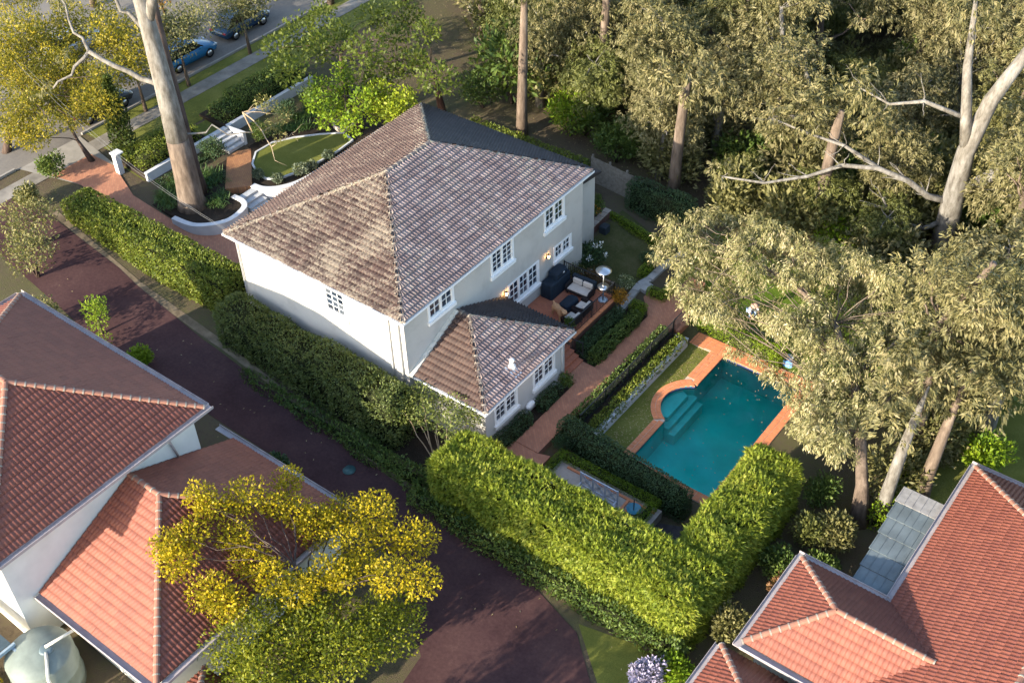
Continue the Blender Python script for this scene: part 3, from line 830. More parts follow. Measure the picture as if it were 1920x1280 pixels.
# brick path behind the house, lower walk and court
bp = MB()
bp.prism([(4.42, 2.1), (5.72, 2.1), (5.72, 7.0), (5.55, 8.45), (3.6, 8.45), (3.6, 6.95), (4.42, 6.95)], -.6, .0)
tag(bp.build('brick_path', BRICK), kind='structure')
bp = MB(); bp.prism([(4.5, 8.45), (5.55, 8.45), (5.6, 12.6), (6.0, 13.3), (6.5, 13.3), (6.5, 14.3), (5.9, 15.2), (5.6, 17.5), (4.6, 17.5), (4.7, 15.8), (3.6, 15.4), (3.5, 14.6), (4.55, 13.4)], -.6, -.07)
tag(bp.build('lower_brick_path', BRICK), kind='structure')
bp = MB(); bp.prism([(4.3, .4), (6.3, .4), (6.3, 2.3), (5.72, 2.1), (4.42, 2.1), (4.3, 2.1)], -.6, -.03)
tag(bp.build('brick_landing', BRICK), kind='structure')
bp = MB(); bp.box(6.6, 12.2, .2, 2.5, -.6, -.02); tag(bp.build('court_paving', SAND), kind='structure')
fl_ = MB(); fl_.box(7.35, 12.0, 2.12, 2.24, -.1, .04); fl_.box(10.62, 10.74, .2, 2.12, -.1, .04); fl_.box(10.86, 10.98, .2, 2.12, -.1, .04)
tag(fl_.build('brick_edging', COPING), kind='structure')
drape('kitchen_yard', [(12.2, -.2), (14.4, -.2), (14.4, 3.2), (12.2, 2.2)], plain('dark_slate', (.06, .05, .05), .85, .2, var=.35, vs=3), .03)
sp = MB()
pts = [(3.17, 12.84), (2.85, 15.25), (3.03, 15.93), (3.02, 17.25), (3.36, 19.08)]
for k in range(len(pts) - 1):
    a, b = Vector((*pts[k], 0)), Vector((*pts[k + 1], 0)); d = (b - a).normalized(); nn = Vector((d.y, -d.x, 0)); m_ = max(1, int((b - a).length / .55))
    for j in range(m_):
        p = a.lerp(b, j / m_); q = a.lerp(b, (j + 1) / m_ - .04 / (b - a).length)
        sp.prism([(p - nn * .2)[:2], (p + nn * .2)[:2], (q + nn * .2)[:2], (q - nn * .2)[:2]], -.4, .1)
sp.prism([(2.75, 15.0), (3.45, 14.85), (3.5, 15.55), (2.85, 15.7)], -.4, .104)
tag(sp.build('stone_garden_edging', plain('grey_stone', (.36, .35, .34), .85, .15, var=.2)), kind='structure')

# white retaining wall beside the pool lawn
rw = empty('retaining_wall', (7.17, 9, -.56), 'long low white retaining wall between planting bed and pool lawn', 'wall')
m = MB(); m.box(7.08, 7.24, 4.6, 12.95, -.6, .02); m.box(6.55, 7.08, 12.8, 12.95, -.6, .02); m.build('wall', STONEW, rw)
m = MB(); m.box(7.05, 7.27, 4.6, 12.98, .02, .06); m.build('capping', STONEW, rw)
fb = MB(); fb.box(5.72, 7.08, 3.9, 12.8, -.6, -.04); tag(fb.build('planting_bed', MULCH), kind='structure')

# front terraces: upper bed level 1.7, street terrace 2.45
ft = MB(); ft.prism([(-24.3, 3.5), (-19.6, 3.45), (-18.6, 4.0), (-18.0, 5.3), (-18.35, 6.5), (-19.3, 6.9), (-20.3, 7.0), (-23.2, 9.7), (-24.3, 9.7)], .5, 1.68); tag(ft.build('front_garden_bed', MULCH), kind='structure')
ft = MB(); ft.prism([(-24.3, 10.95), (-22.3, 10.9), (-19.3, 8.15), (-18.0, 8.9), (-17.4, 10.2), (-17.3, 19.5), (-24.3, 19.5)], .5, 1.68); tag(ft.build('front_lawn_terrace', MULCH), kind='structure')
ft = MB(); ft.prism([(-20.4, 7.0), (-19.35, 8.15), (-22.35, 10.9), (-23.2, 9.75)], .5, 1.70); tag(ft.build('front_brick_path', BRICKY), kind='structure')
ft = MB(); ft.prism([(-27.0, 4.7), (-24.5, 4.7), (-24.5, 9.55), (-27.0, 9.55)], .5, 2.44); ft.prism([(-27.0, 11.05), (-24.5, 11.05), (-24.5, 18.5), (-27.0, 18.5)], .5, 2.44); tag(ft.build('street_terrace', MULCH), kind='structure')
lp = [(-21.75, 10.75), (-21.0, 9.75), (-20.1, 9.25), (-19.2, 9.1), (-18.55, 9.5), (-17.95, 11.2), (-17.75, 13.6), (-17.85, 15.1), (-18.9, 15.4), (-19.9, 14.5), (-21.0, 13.3), (-21.7, 12.1)]
ft = MB(); ft.prism(lp, 1.5, 1.73); tag(ft.build('oval_front_lawn', LAWN), kind='structure')
ke = MB()
for k in range(len(lp)):
    a, b = lp[k], lp[(k + 1) % len(lp)]; ke.bar((*a, 1.72), (*b, 1.72), .11, .13)
tag(ke.build('lawn_kerb', STONEW), kind='structure')
def steps(name, label, x0, x1, y0, y1, za, zb, n, mat, noz=None):
    """flight along x from za at x0 to zb at x1, each tread a part"""
    e = empty(name, ((x0 + x1) / 2, (y0 + y1) / 2, min(za, zb)), label, 'steps')
    for k in range(n):
        a = x0 + (x1 - x0) * k / n; b = x0 + (x1 - x0) * (k + 1) / n; z = za + (zb - za) * (k + (1 if zb < za else 0) * .0 + .5 / n * 0 + (.0)) / n
        zt_ = za - (za - zb) * k / n
        t = MB(); t.box(min(a, b), max(a, b), y0, y1, min(za, zb) - .5, zt_ - .04); t.box(min(a, b) - .02, max(a, b) + .025, y0, y1, zt_ - .04, zt_)
        t.build('tread', mat, e)
    return e
steps('garden_steps', 'grey stone steps going down from the front brick path to the house', -19.2, -17.7, 6.75, 8.05, 1.68, 1.15, 4, STONE)
steps('garden_steps', 'grey stone steps climbing from the front brick path to the street terrace', -24.6, -22.95, 9.7, 10.95, 2.46, 1.78, 5, STONE)
def ribbon_wall(name, label, pts, w, z0, z1, mat=STONEW, cap=.03):
    e = empty(name, (*pts[0], z0), label, 'wall')
    m = MB(); c = MB(); n = len(pts); Ls = []; Rs = []
    for i in range(n):
        a = Vector(pts[max(0, i - 1)]); b = Vector(pts[min(n - 1, i + 1)]); d = (b - a).normalized(); nn = Vector((d.y, -d.x)); p = Vector(pts[i])
        Ls.append((p - nn * w / 2, p - nn * (w / 2 + cap))); Rs.append((p + nn * w / 2, p + nn * (w / 2 + cap)))
    for i in range(n - 1):
        m.prism([Rs[i][0], Rs[i + 1][0], Ls[i + 1][0], Ls[i][0]], z0, z1); c.prism([Rs[i][1], Rs[i + 1][1], Ls[i + 1][1], Ls[i][1]], z1, z1 + .05)
    m.build('wall', mat, e); c.build('capping', mat, e); return e
def bez(pts, n=6):
    out = []
    P = [Vector(pts[0])] + [Vector(p) for p in pts] + [Vector(pts[-1])]
    for i in range(1, len(P) - 2):
        for k in range(n):
            t = k / n; a, b, c, d = P[i - 1], P[i], P[i + 1], P[i + 2]
            out.append(.5 * ((2 * b) + (c - a) * t + (2 * a - 5 * b + 4 * c - d) * t * t + (3 * b - a - 3 * c + d) * t ** 3))
    out.append(P[-2]); return out
ribbon_wall('garden_wall', 'curved pale kerb wall wrapping the bed under the tall gum', bez([(-20.6, 3.3), (-19.0, 3.55), (-17.9, 4.8), (-18.0, 6.2), (-18.6, 6.7), (-19.4, 6.72)]), .26, .6, 1.74)
ribbon_wall('garden_wall', 'curved white wall from the lower front steps along the house entry', bez([(-19.3, 8.15), (-18.5, 8.3), (-17.75, 9.0), (-17.25, 10.3), (-17.15, 13), (-17.15, 19)]), .3, .6, 1.74)
ribbon_wall('garden_wall', 'straight white terrace wall behind the gum, street side', [(-24.42, 4.7), (-24.42, 9.6)], .2, .6, 2.46)
ribbon_wall('garden_wall', 'straight white terrace wall beside the upper steps under the street hedge', [(-22.9, 11.05), (-24.4, 11.05), (-24.42, 18.4)], .2, .6, 2.5)

# ------------------------------------------------------------------ the house
H = empty('house', (-5.7, 7.3, 0), 'large two-storey white rendered house with grey-brown tiled hip roof and single-storey wing', 'house')
YV, XV = Vector((0, 1, 0)), Vector((1, 0, 0))
se = MB()      # wall facing the pool (normal +x)
wins = [(1.97, 3.74, 5.1, 6.12, 2, 2, 2), (6.6, 8.32, 4.72, 6.12, 2, 2, 4), (10.93, 12.6, 4.78, 6.12, 2, 2, 3), (11.73, 13.23, 2.42, 3.32, 2, 2, 2), (7.84, 10.36, 1.9, 3.36, 3, 2, 3)]
wall_panel(se, (-.3, 0, 0), YV, XV, 14.3, -.6, 6.42, [w_[:4] for w_ in wins])
sw = MB()
SWW = (-5.28 + 11.16, -3.92 + 11.16, 4.55, 6.08)
wall_panel(sw, (-11.16, .3, 0), XV, -YV, 10.86, -.6, 6.42, [SWW])
sw.add([(-.3, 0, -.6), (-.3, .3, -.6), (-.3, .3, 6.42), (-.3, 0, 6.42)], [])
se2 = MB()
wall_panel(se2, (-.3, .3, 0), YV, XV, 14.0, -.6, 6.42, [(a - .3, b - .3, c, d) for a, b, c, d, *_ in wins])
se2.build('wall', STUCCO, H); sw.build('wall', STUCCO, H)
bk = MB(); bk.add([(-.3, 14.3, -.6), (-11.16, 14.3, -.6), (-11.16, 14.3, 6.42), (-.3, 14.3, 6.42), (-11.16, .3, -.6), (-11.16, .3, 6.42)], [(0, 1, 2, 3), (1, 4, 5, 2)])
bk.build('wall', STUCCO, H)
for a, b, c, d, ba, co, ro in wins: window(H, (-.3, 0, 0), YV, XV, a, b, c, d, ba, co, ro)
window(H, (-11.16, .3, 0), XV, -YV, *SWW, 1, 3, 4)
tr = TiledRoof(H)
EZ, RZ = 6.53, 9.10
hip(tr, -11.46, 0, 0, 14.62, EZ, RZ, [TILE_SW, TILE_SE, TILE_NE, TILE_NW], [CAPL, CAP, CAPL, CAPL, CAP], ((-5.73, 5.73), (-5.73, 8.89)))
SOFF = lambda x0, x1, y0, y1, z: ([(x0, y0, z), (x1, y0, z), (x1, y1, z), (x0, y1, z)], [(3, 2, 1, 0)])
# single-storey wing
AX1, AY0, AY1, AE, AR, ARX = 4.04, .5, 7.29, 2.9, 4.46, .5
tr2 = TiledRoof(H, 'wing_roof')
yc = (AY0 + AY1) / 2
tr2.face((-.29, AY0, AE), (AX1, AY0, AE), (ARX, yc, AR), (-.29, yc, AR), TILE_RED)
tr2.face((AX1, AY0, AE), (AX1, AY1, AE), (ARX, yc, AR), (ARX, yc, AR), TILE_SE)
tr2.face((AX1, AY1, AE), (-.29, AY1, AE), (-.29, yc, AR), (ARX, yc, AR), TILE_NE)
tr2.cap((AX1, AY0, AE), (ARX, yc, AR), CAP); tr2.cap((AX1, AY1, AE), (ARX, yc, AR), CAPL); tr2.cap((ARX, yc, AR), (-.29, yc, AR), CAP)
tr.finish(150, plain('roof_underlay', (.05, .045, .045), .9, .1), SOFF(-11.46, 0, 0, 14.62, 6.44))
wr = tr2.finish(150, MATS['roof_underlay'], SOFF(-.29, AX1, AY0, AY1, 2.82))
gutters(H, -11.46, 0, 0, 14.62, 6.43, WHITE); 
for a, b, wd_ in (((-.29, AY0), (AX1, AY0), 0), ((AX1, AY0), (AX1, AY1), 0), ((AX1, AY1), (-.29, AY1), 0)):
    d = Vector((b[0] - a[0], b[1] - a[1], 0)); l = d.length; d.normalize(); nrm = Vector((d.y, -d.x, 0)); m = MB(); o = Vector((*a, 2.8))
    m.obox(o, d, nrm, ZAX, l + .1, .012, .11); m.obox(o + nrm * .012, d, nrm, ZAX, l + .1, .086, .015); m.obox(o + nrm * .098, d, nrm, ZAX, l + .1, .014, .11); m.build('gutter', WHITE, H)
# flashing where the wing roof meets the house wall
m = MB(); sl = Vector((0, yc - AY0, AR - AE)).normalized()
m.obox((-.288, AY0 - .15, AE - .02), sl, XV, Vector((0, -sl.z, sl.y)), (yc - AY0) / sl.y + .1, .2, .16); m.build('flashing', plain('flashing_render', (.55, .53, .47), .85, .15, var=.2, vs=4), H)
m = MB(); sl2 = Vector((0, yc - AY1, AR - AE)).normalized()
m.obox((-.288, AY1, AE), sl2, XV, Vector((0, -sl2.z, sl2.y)) * -1, (AY1 - yc) / abs(sl2.y), .05, .1); m.build('flashing', MATS['flashing_render'], H)
aw = MB(); awins = [(4.45, 6.13, 1.15, 2.42, 2, 2, 3), (1.47, 3.15, 1.15, 2.42, 2, 2, 3)]
wall_panel(aw, (3.74, .8, 0), YV, XV, 6.19, -.6, 2.82, [(a - .8, b - .8, c, d) for a, b, c, d, *_ in awins])
aw.add([(-.3, .8, -.6), (3.74, .8, -.6), (3.74, .8, 2.82), (-.3, .8, 2.82)], [(0, 1, 2, 3)])
aw.add([(3.74, 6.99, -.6), (-.3, 6.99, -.6), (-.3, 6.99, 2.82), (3.74, 6.99, 2.82)], [(0, 1, 2, 3)])
aw.build('wing_wall', stuccomat('wing_stucco', (.49, .475, .455)), H)
for a, b, c, d, ba, co, ro in awins: window(H, (3.74, 0, 0), YV, XV, a, b, c, d, ba, co, ro)
def pipe(pts, r=.04, name='downpipe', mat=None): m = MB(); m.tube(pts, r, 8); return m.build(name, mat or plain('pipe_grey', (.5, .5, .5), .5, .3, bstr=0), H)
pipe([(-1.5, -.04, 6.42), (-1.5, .2, 6.2), (-1.2, .22, 6.0), (-1.2, .22, 1.2)]); pipe([(-.62, -.04, 6.42), (-.58, .22, 6.15), (-.58, .22, 1.2)]); pipe([(-11.05, -.04, 6.42), (-11.02, .22, 6.1), (-11.02, .22, 1.2)])
pipe([(3.98, 6.72, 2.84), (3.8, 6.72, 2.6), (3.8, 6.72, 0)], .045, mat=WHITE)
# roof vent on the wing: square base sheet, tapered cowl, round cap
sx = 3.42; sz = AE + (AX1 - sx) * (AR - AE) / (AX1 - ARX) + .06
m = MB(); nl = Vector((AR - AE, 0, AX1 - ARX)).normalized(); dl = Vector((nl.z, 0, -nl.x))
m.obox(Vector((sx, 3.0, sz)) - dl * .3 - YV * .05, dl, YV, nl, .78, .55, .03); m.lathe([(.2, -.1), (.17, .16), (.1, .24), (.1, .4), (.13, .42), (.13, .5), (.05, .56)], (sx, 3.28, sz), 14)
m.build('roof_vent', WHITE, wr)
# hose reel cover and little wing lamps
m = MB(); m.lathe([(.14, 0), (.2, .03), (.21, .12), (.16, .2), (.05, .22)], (0, 0, 0), 16, sx=1, sy=1.5); m.tube([(.1, .34, .1), (.16, .44, .1), (.05, .46, .1), (-.1, .36, .1)], .02, 6)
o = m.build('hose_reel', WHITE, H, world=True); o.matrix_basis = Matrix.Translation((3.75, 4.02, .5)) @ Matrix.Rotation(R(90), 4, 'Y')
# lit wall lanterns: bracket, glass, flame
LAMPG = emit('lamp_glow', (1, .55, .2), 9)
for y, z in ((11.07, 3.2), (7.52, 3.1)):
    m = MB(); m.box(-.3, -.27, y - .05, y + .05, z - .16, z + .1); m.tube([(-.28, y, z - .12), (-.2, y, z - .16), (-.16, y, z - .1)], .012, 6); m.lathe([(.06, 0), (.07, .02)], (-.16, y, z - .1), 10); m.lathe([(.08, .0), (.03, .06)], (-.16, y, z + .1), 10)
    lo = m.build('wall_lamp', BLACK, H)
    b = MB(); b.lathe([(.05, -.08), (.065, 0), (.05, .1)], (-.16, y, z), 10); b.build('lamp_glass', LAMPG, lo)
    ld = bpy.data.lights.new('lantern_light', 'POINT'); ld.energy = 9; ld.color = (1, .62, .3); ld.shadow_soft_size = .06
    lo2 = bpy.data.objects.new('lantern_light', ld); COL.objects.link(lo2); lo2.location = (-.02, y, z); lo2.parent = lo
    lo2.matrix_parent_inverse = Matrix.Translation(-Vector(H.location))
for y, z in ((1.25, 2.5),):
    m = MB(); m.lathe([(.05, 0), (.06, .04), (.03, .07)], (0, 0, 0), 10); o = m.build('spotlight', WHITE, H); o.matrix_basis = Matrix.Translation((3.76, y, z)) @ Matrix.Rotation(R(90), 4, 'Y')
# rear wing beyond the east corner
m = MB(); m.box(-9.5, -1.0, 14.31, 16.45, -.4, 5.0); m.build('rear_wing_wall', STUCCO, H)
m = MB(); m.prism([(-9.8, 14.31), (-.75, 14.31), (-.75, 16.7), (-9.8, 16.7)], [5.3, 5.3, 5.01, 5.01], [5.9, 5.9, 5.12, 5.12]); m.build('rear_wing_roof', TILE_NE, H)

# ------------------------------------------------------------------ patio
P = empty('patio', (1.4, 9.8, 0), 'raised red brick patio behind the house', 'patio')
m = MB(); m.prism([(-.3, 7.0), (2.45, 7.0), (2.45, 8.5), (3.0, 8.5), (3.0, 12.62), (-.3, 12.62)], -.5, .94); m.build('base', BRICKDK, P)
m = MB(); m.prism([(-.29, 7.0), (2.4, 7.0), (2.4, 8.45), (2.8, 8.45), (2.8, 12.45), (-.29, 12.45)], .9, 1.0); m.build('paving', BRICKP, P)
for k in range(17):
    y = 8.42 + k * (12.62 - 8.42) / 17; m = MB(); m.box(2.8, 3.08, y + .006, y + .241, .88, 1.012, bv=.02); m.build('edge_tile', COPING, P)
for k in range(13):
    x = -.29 + k * 3.09 / 13; m = MB(); m.box(x + .006, x + .232, 12.45, 12.7, .88, 1.012, bv=.02); m.build('edge_tile', COPING, P)
e = empty('patio_steps', (3.1, 7.8, 0), 'red brick steps from the patio down to the brick path', 'steps')
for k in range(5):
    x = 2.45 + k * .27; z = .82 - k * .18 + .0
    m = MB(); m.box(x, x + .29, 7.0, 8.48, -.4, z - .05); m.box(x, x + .31, 7.0, 8.48, z - .05, z); m.build('tread', BRICKP, e)
def railing(name, label, pts, z, h, mat, cat='railing', gap=.13, group=None, pr=.022, br=.009):
    e = empty(name, (*pts[0], z), label, cat, group); bmesh_ = {}
    bal = MB(); bal.box(-br, br, -br, br, .06, h - .02); bme = bal.mesh('baluster', mat)
    for a, b in zip(pts, pts[1:]):
        a, b = Vector((*a, 0)), Vector((*b, 0)); l = (b - a).length
        r = MB(); r.bar(a + ZAX * (z + h), b + ZAX * (z + h), .045, .03); r.build('rail', mat, e); r = MB(); r.bar(a + ZAX * (z + .07), b + ZAX * (z + .07), .03, .025); r.build('rail', mat, e)
        n = int(l / gap)
        for k in range(1, n):
            p = a.lerp(b, k / n); o = link('baluster', bme, e); o.matrix_basis = Matrix.Translation((p.x, p.y, z))
        m_ = max(1, round(l / 2.2))
        for k in range(m_ + 1):
            p = a.lerp(b, k / m_); q = MB(); q.box(p.x - pr, p.x + pr, p.y - pr, p.y + pr, z - .05, z + h + .03); q.lathe([(.035, 0), (.03, .04), (.0, .06)], (p.x, p.y, z + h + .03), 8); q.build('post', mat, e)
    return e
railing('patio_railing', 'black metal railing along the outer edge of the brick patio', [(2.92, 8.55), (2.92, 12.55), (-.22, 12.55)], 1.01, .92, BLACK)
railing('stair_handrail', 'short black handrail beside the patio steps', [(2.5, 8.52), (3.75, 8.55)], .35, .75, BLACK, gap=.2)

def cushion(mb, x0, x1, y0, y1, z0, z1, mi=0): mb.box(x0, x1, y0, y1, z0, z1, mi, bv=.05)
def armchair(name, label, loc, rz, width, nseat, cover=False, group=None):
    """faces local -y; rounded dark wicker frame, cream cushions"""
    e = empty(name, loc, label, 'sofa' if nseat > 1 else 'armchair', group, rz); w2 = width / 2
    f = MB(); f.box(-w2, w2, -.35, .33, .12, .27, bv=.03); f.build('seat_frame', WICKER, e, False)
    f = MB(); f.box(-w2, w2, .3, .38, .12, .64 if nseat == 1 else .76, bv=.03); f.build('backrest', WICKER, e, False)
    for s in (-1, 1):
        f = MB(); f.tube([(s * w2, -.34, .1), (s * (w2 + .02), -.37, .45), (s * (w2 + .02), -.28, .55), (s * (w2 + .02), .1, .56), (s * w2, .34, .58)], .035, 7); f.box(s * w2 - .02, s * w2 + .02, -.3, .33, .14, .5); f.build('arm', WICKER, e, False)
        for yy in (-.3, .3): f = MB(); f.box(s * (w2 - .05) - .025, s * (w2 - .05) + .025, yy - .025, yy + .025, 0, .14); f.build('leg', WICKER, e, False)
    sw_ = (width - .1) / nseat
    f = MB(); cushion(f, -w2 + .05, w2 - .05, -.34, .24, .27, .40); f.build('seat_cushion', CUSH, e, False)
    for k in range(nseat):
        x = -w2 + .05 + k * sw_; f = MB(); cushion(f, x + .03, x + sw_ - .03, .16, .31, .4, .66 if nseat == 1 else .74); f.build('back_cushion', CUSH, e, False)
    if cover:
        f = MB(); f.box(-w2 - .03, w2 + .03, .28, .5, .3, .86, bv=.06); f.build('cover', NAVY, e, False)
    return e
armchair('garden_sofa', 'dark wicker two-seat sofa with cream cushions facing the patio table', (1.38, 11.75, 1.0), R(2), 1.35, 2, True)
armchair('armchair', 'dark wicker armchair with cream cushions, nearer the patio heater', (2.3, 10.62, 1.0), R(-90), .8, 1, group='patio armchairs')
armchair('armchair', 'dark wicker armchair with cream cushions, nearest the wing roof', (2.35, 9.6, 1.0), R(-94), .8, 1, group='patio armchairs')
o = bpy.data.objects.new('x', None)
m = MB(); m.box(1.28, 1.42, 11.7, 11.9, 1.72, 1.78); 
# low table under a fitted cover
e = empty('covered_table', (1.45, 10.6, 1.0), 'low oblong patio table under a fitted black cover', 'table')
m = MB(); pts = []
def rbox(mb, cx, cy, lx, ly, z0, z1, ch, flare=.03, mi=0):
    def ring(l, w_, c): return [(l / 2 - c, -w_ / 2), (l / 2, -w_ / 2 + c), (l / 2, w_ / 2 - c), (l / 2 - c, w_ / 2), (-l / 2 + c, w_ / 2), (-l / 2, w_ / 2 - c), (-l / 2, -w_ / 2 + c), (-l / 2 + c, -w_ / 2)]
    lv_ = [(z0, flare, 0), (z0 + (z1 - z0) * .5, flare * .4, 0), (z1 - .06, 0, 0), (z1 - .015, -.05, 0), (z1, -.12, 0)]
    vs = []
    for z, f_, _ in lv_:
        for x, y in ring(lx + 2 * f_, ly + 2 * f_, ch): vs.append((cx + x + random.gauss(0, .008), cy + y + random.gauss(0, .008), z + random.gauss(0, .004)))
    fs = [tuple(range(7, -1, -1)), tuple(range(32, 40))]
    for k in range(4):
        for i in range(8): j = (i + 1) % 8; fs.append((k * 8 + i, k * 8 + j, k * 8 + 8 + j, k * 8 + 8 + i))
    mb.add(vs, fs, mi)
rbox(m, 1.45, 10.6, .62, 1.08, 1.03, 1.4, .14); m.build('cover', NAVY, e)
m = MB(); m.box(1.2, 1.7, 10.15, 11.05, 1.0, 1.05); m.build('base', WICKER, e)
# barbecue under its cover: wide cabinet, raised hood, side shelves
e = empty('covered_barbecue', (.15, 11.35, 1.0), 'large barbecue under a black cover against the house wall', 'barbecue')
m = MB(); rbox(m, .12, 11.3, .72, 1.75, 1.02, 1.92, .1, .04); m.build('cover', NAVY, e)
m = MB(); rbox(m, .1, 11.5, .62, 1.0, 1.85, 2.26, .12, .02); m.build('hood_cover', NAVY, e)
m = MB(); m.box(.42, .435, 11.55, 11.66, 2.1, 2.16); m.build('cover_label', WHITE, e)
# patio heater: base drum, pole, mid shelf, burner and dome reflector
e = empty('patio_heater', (2.68, 11.98, 1.0), 'tall stainless patio heater with round dome at the patio corner', 'heater')
hx, hy = 2.62, 12.0
m = MB(); m.lathe([(.24, 0), (.24, .06), (.2, .09)], (hx, hy, 1.01), 20); m.build('base', plain('blue_white_drum', (.45, .55, .66), .4, .4, var=.5, vs=9), e)
m = MB(); m.tube([(hx, hy, 1.08), (hx, hy, 2.9)], .035, 10); m.build('pole', STEEL, e)
m = MB(); m.lathe([(.05, -.03), (.3, 0), (.31, .03), (.04, .035)], (hx, hy, 1.9), 22); m.build('shelf', STEEL, e)
m = MB(); m.lathe([(.08, 0), (.1, .2), (.07, .22)], (hx, hy, 2.72), 14); m.build('burner', BLACK, e)
m = MB(); m.lathe([(.02, .12), (.2, .09), (.4, .0), (.42, -.03), (.41, -.03), (.2, .06), (.02, .09)], (hx, hy, 2.98), 26); m.build('dome', STEEL, e)

# the dog on the patio
def skin(name, verts, edges, rad, mat, parent, sub=1, root=0):
    me = bpy.data.meshes.new(name); me.from_pydata([Vector(v) for v in verts], edges, []); me.materials.append(mat)
    o = link(name, me, parent, False)
    md = o.modifiers.new('skin', 'SKIN'); md.use_smooth_shade = True
    lay = me.skin_vertices[0] if me.skin_vertices else None
    if lay is None:
        bm2 = bmesh.new(); bm2.from_mesh(me); bm2.verts.layers.skin.verify(); bm2.to_mesh(me); bm2.free(); lay = me.skin_vertices[0]
    for i, r_ in enumerate(rad):
        lay.data[i].radius = (r_, r_) if not hasattr(r_, '__len__') else r_; lay.data[i].use_root = (i == root)
    s_ = o.modifiers.new('sub', 'SUBSURF'); s_.levels = sub; s_.render_levels = sub + 1
    return o
dog = empty('dog', (1.62, 9.5, 1.0), 'fluffy tan dog standing on the brick patio', 'dog', rz=R(-25)); dog.scale = (1.25,) * 3
FUR = plain('tan_fur', (.5, .27, .14), .95, .1, var=.3, vs=14, bs=45, bstr=.8)
dv = [(-.3, 0, .48), (-.1, 0, .47), (.12, 0, .48), (.28, 0, .52), (.38, 0, .64), (.46, 0, .70), (.58, 0, .66), (-.4, 0, .52), (-.5, 0, .62),
      (-.32, .1, .42), (-.26, .11, .28), (-.36, .11, .16), (-.34, .11, .02), (-.32, -.1, .42), (-.26, -.11, .28), (-.36, -.11, .16), (-.34, -.11, .02),
      (.24, .1, .4), (.24, .1, .2), (.25, .1, .02), (.24, -.1, .4), (.24, -.1, .2), (.25, -.1, .02), (.43, .08, .66), (.43, -.08, .66)]
de = [(0, 1), (1, 2), (2, 3), (3, 4), (4, 5), (5, 6), (0, 7), (7, 8), (0, 9), (9, 10), (10, 11), (11, 12), (0, 13), (13, 14), (14, 15), (15, 16), (3, 17), (17, 18), (18, 19), (3, 20), (20, 21), (21, 22), (5, 23), (5, 24)]
dr = [.14, .145, .16, .165, .11, .11, .055, .05, .03, .085, .06, .04, .042, .085, .06, .04, .042, .075, .05, .045, .075, .05, .045, .045, .045]
skin('body', dv, de, dr, FUR, dog)
# crouching gardener on the lawn under the gum
pe = empty('person', (8.6, 17.0, g(8.6)), 'person in a wide hat, white top and pale blue trousers crouching on the lawn', 'person', rz=R(-30))
SKIN = plain('skin', (.45, .27, .19), .6, .3, bstr=0)
bv = [(0, 0, .42), (.12, 0, .62), (.26, 0, .78), (.34, 0, .88), (.40, 0, .98), (.24, .18, .76), (.36, .26, .52), (.52, .2, .32), (.24, -.18, .76), (.36, -.26, .52), (.52, -.2, .32), (.0, .1, .4), (.36, .16, .46), (.14, .15, .06), (.34, .16, .04), (0, -.1, .4), (.36, -.16, .46), (.14, -.15, .06), (.34, -.16, .04)]
bee = [(0, 1), (1, 2), (2, 3), (3, 4), (2, 5), (5, 6), (6, 7), (2, 8), (8, 9), (9, 10), (0, 11), (11, 12), (12, 13), (13, 14), (0, 15), (15, 16), (16, 17), (17, 18)]
br_ = [.13, .12, .13, .055, .095, .06, .045, .035, .06, .045, .035, .1, .075, .05, .045, .1, .075, .05, .045]
skin('body', bv, bee, br_, SKIN, pe)
skin('shirt', [bv[k] for k in (0, 1, 2, 5, 6, 8, 9)], [(0, 1), (1, 2), (2, 3), (3, 4), (2, 5), (5, 6)], [.155, .15, .16, .085, .065, .085, .065], plain('white_shirt', (.75, .75, .76), .9, .1), pe)
skin('trousers', [bv[k] for k in (0, 11, 12, 13, 15, 16, 17)], [(0, 1), (1, 2), (2, 3), (0, 4), (4, 5), (5, 6)], [.15, .125, .095, .07, .125, .095, .07], plain('pale_jeans', (.30, .42, .62), .9, .1), pe)
m = MB(); m.lathe([(.24, 0), (.245, .01), (.12, .02), (.115, .1), (.06, .13)], (.4, 0, 1.0), 20); m.build('hat', plain('straw_hat', (.42, .27, .22), .9, .1), pe, False)

# pool-side towel heap, planter and pots
e = empty('towel', (12.0, 14.75, g(12)), 'blue and white towel bundle beside the pool hedge', 'towel')
for k, (mt, dx, dy, s_) in enumerate(((plain('blue_towel', (.16, .34, .68), .95, .05), 0, 0, 1), (WHITE, -.1, .35, .8))):
    m = MB(); rbox(m, 12.0 + dx, 14.75 + dy, .55 * s_, .4 * s_, g(12) + .02, g(12) + .32, .1, .02); m.build('cloth', mt, e)

# ------------------------------------------------------------------ hedges and garden plants inside the lot
hedge('hedge', 'tall feathery lime-green conifer hedge turning the corner round the pool', [(3.5, 16.7, -3.0, -.35, -.5, 2.58), (14.4, 16.7, -.45, 6.5, -.5, 2.5)], LF_CONIFER, dens=300, ln=.22, wd=.042, amp=.22, ls=1.3, droop=.25, spray=True, rnd_corner=.5)
hedge('hedge', 'long light green clipped hedge beside the brick driveway at the front', [(-25.2, -12.1, -.5, 1.45, .9, 3.15)], LF_HEDGEA, dens=240, ln=.15, wd=.075, amp=.13, ls=1.6, rnd_corner=.25)
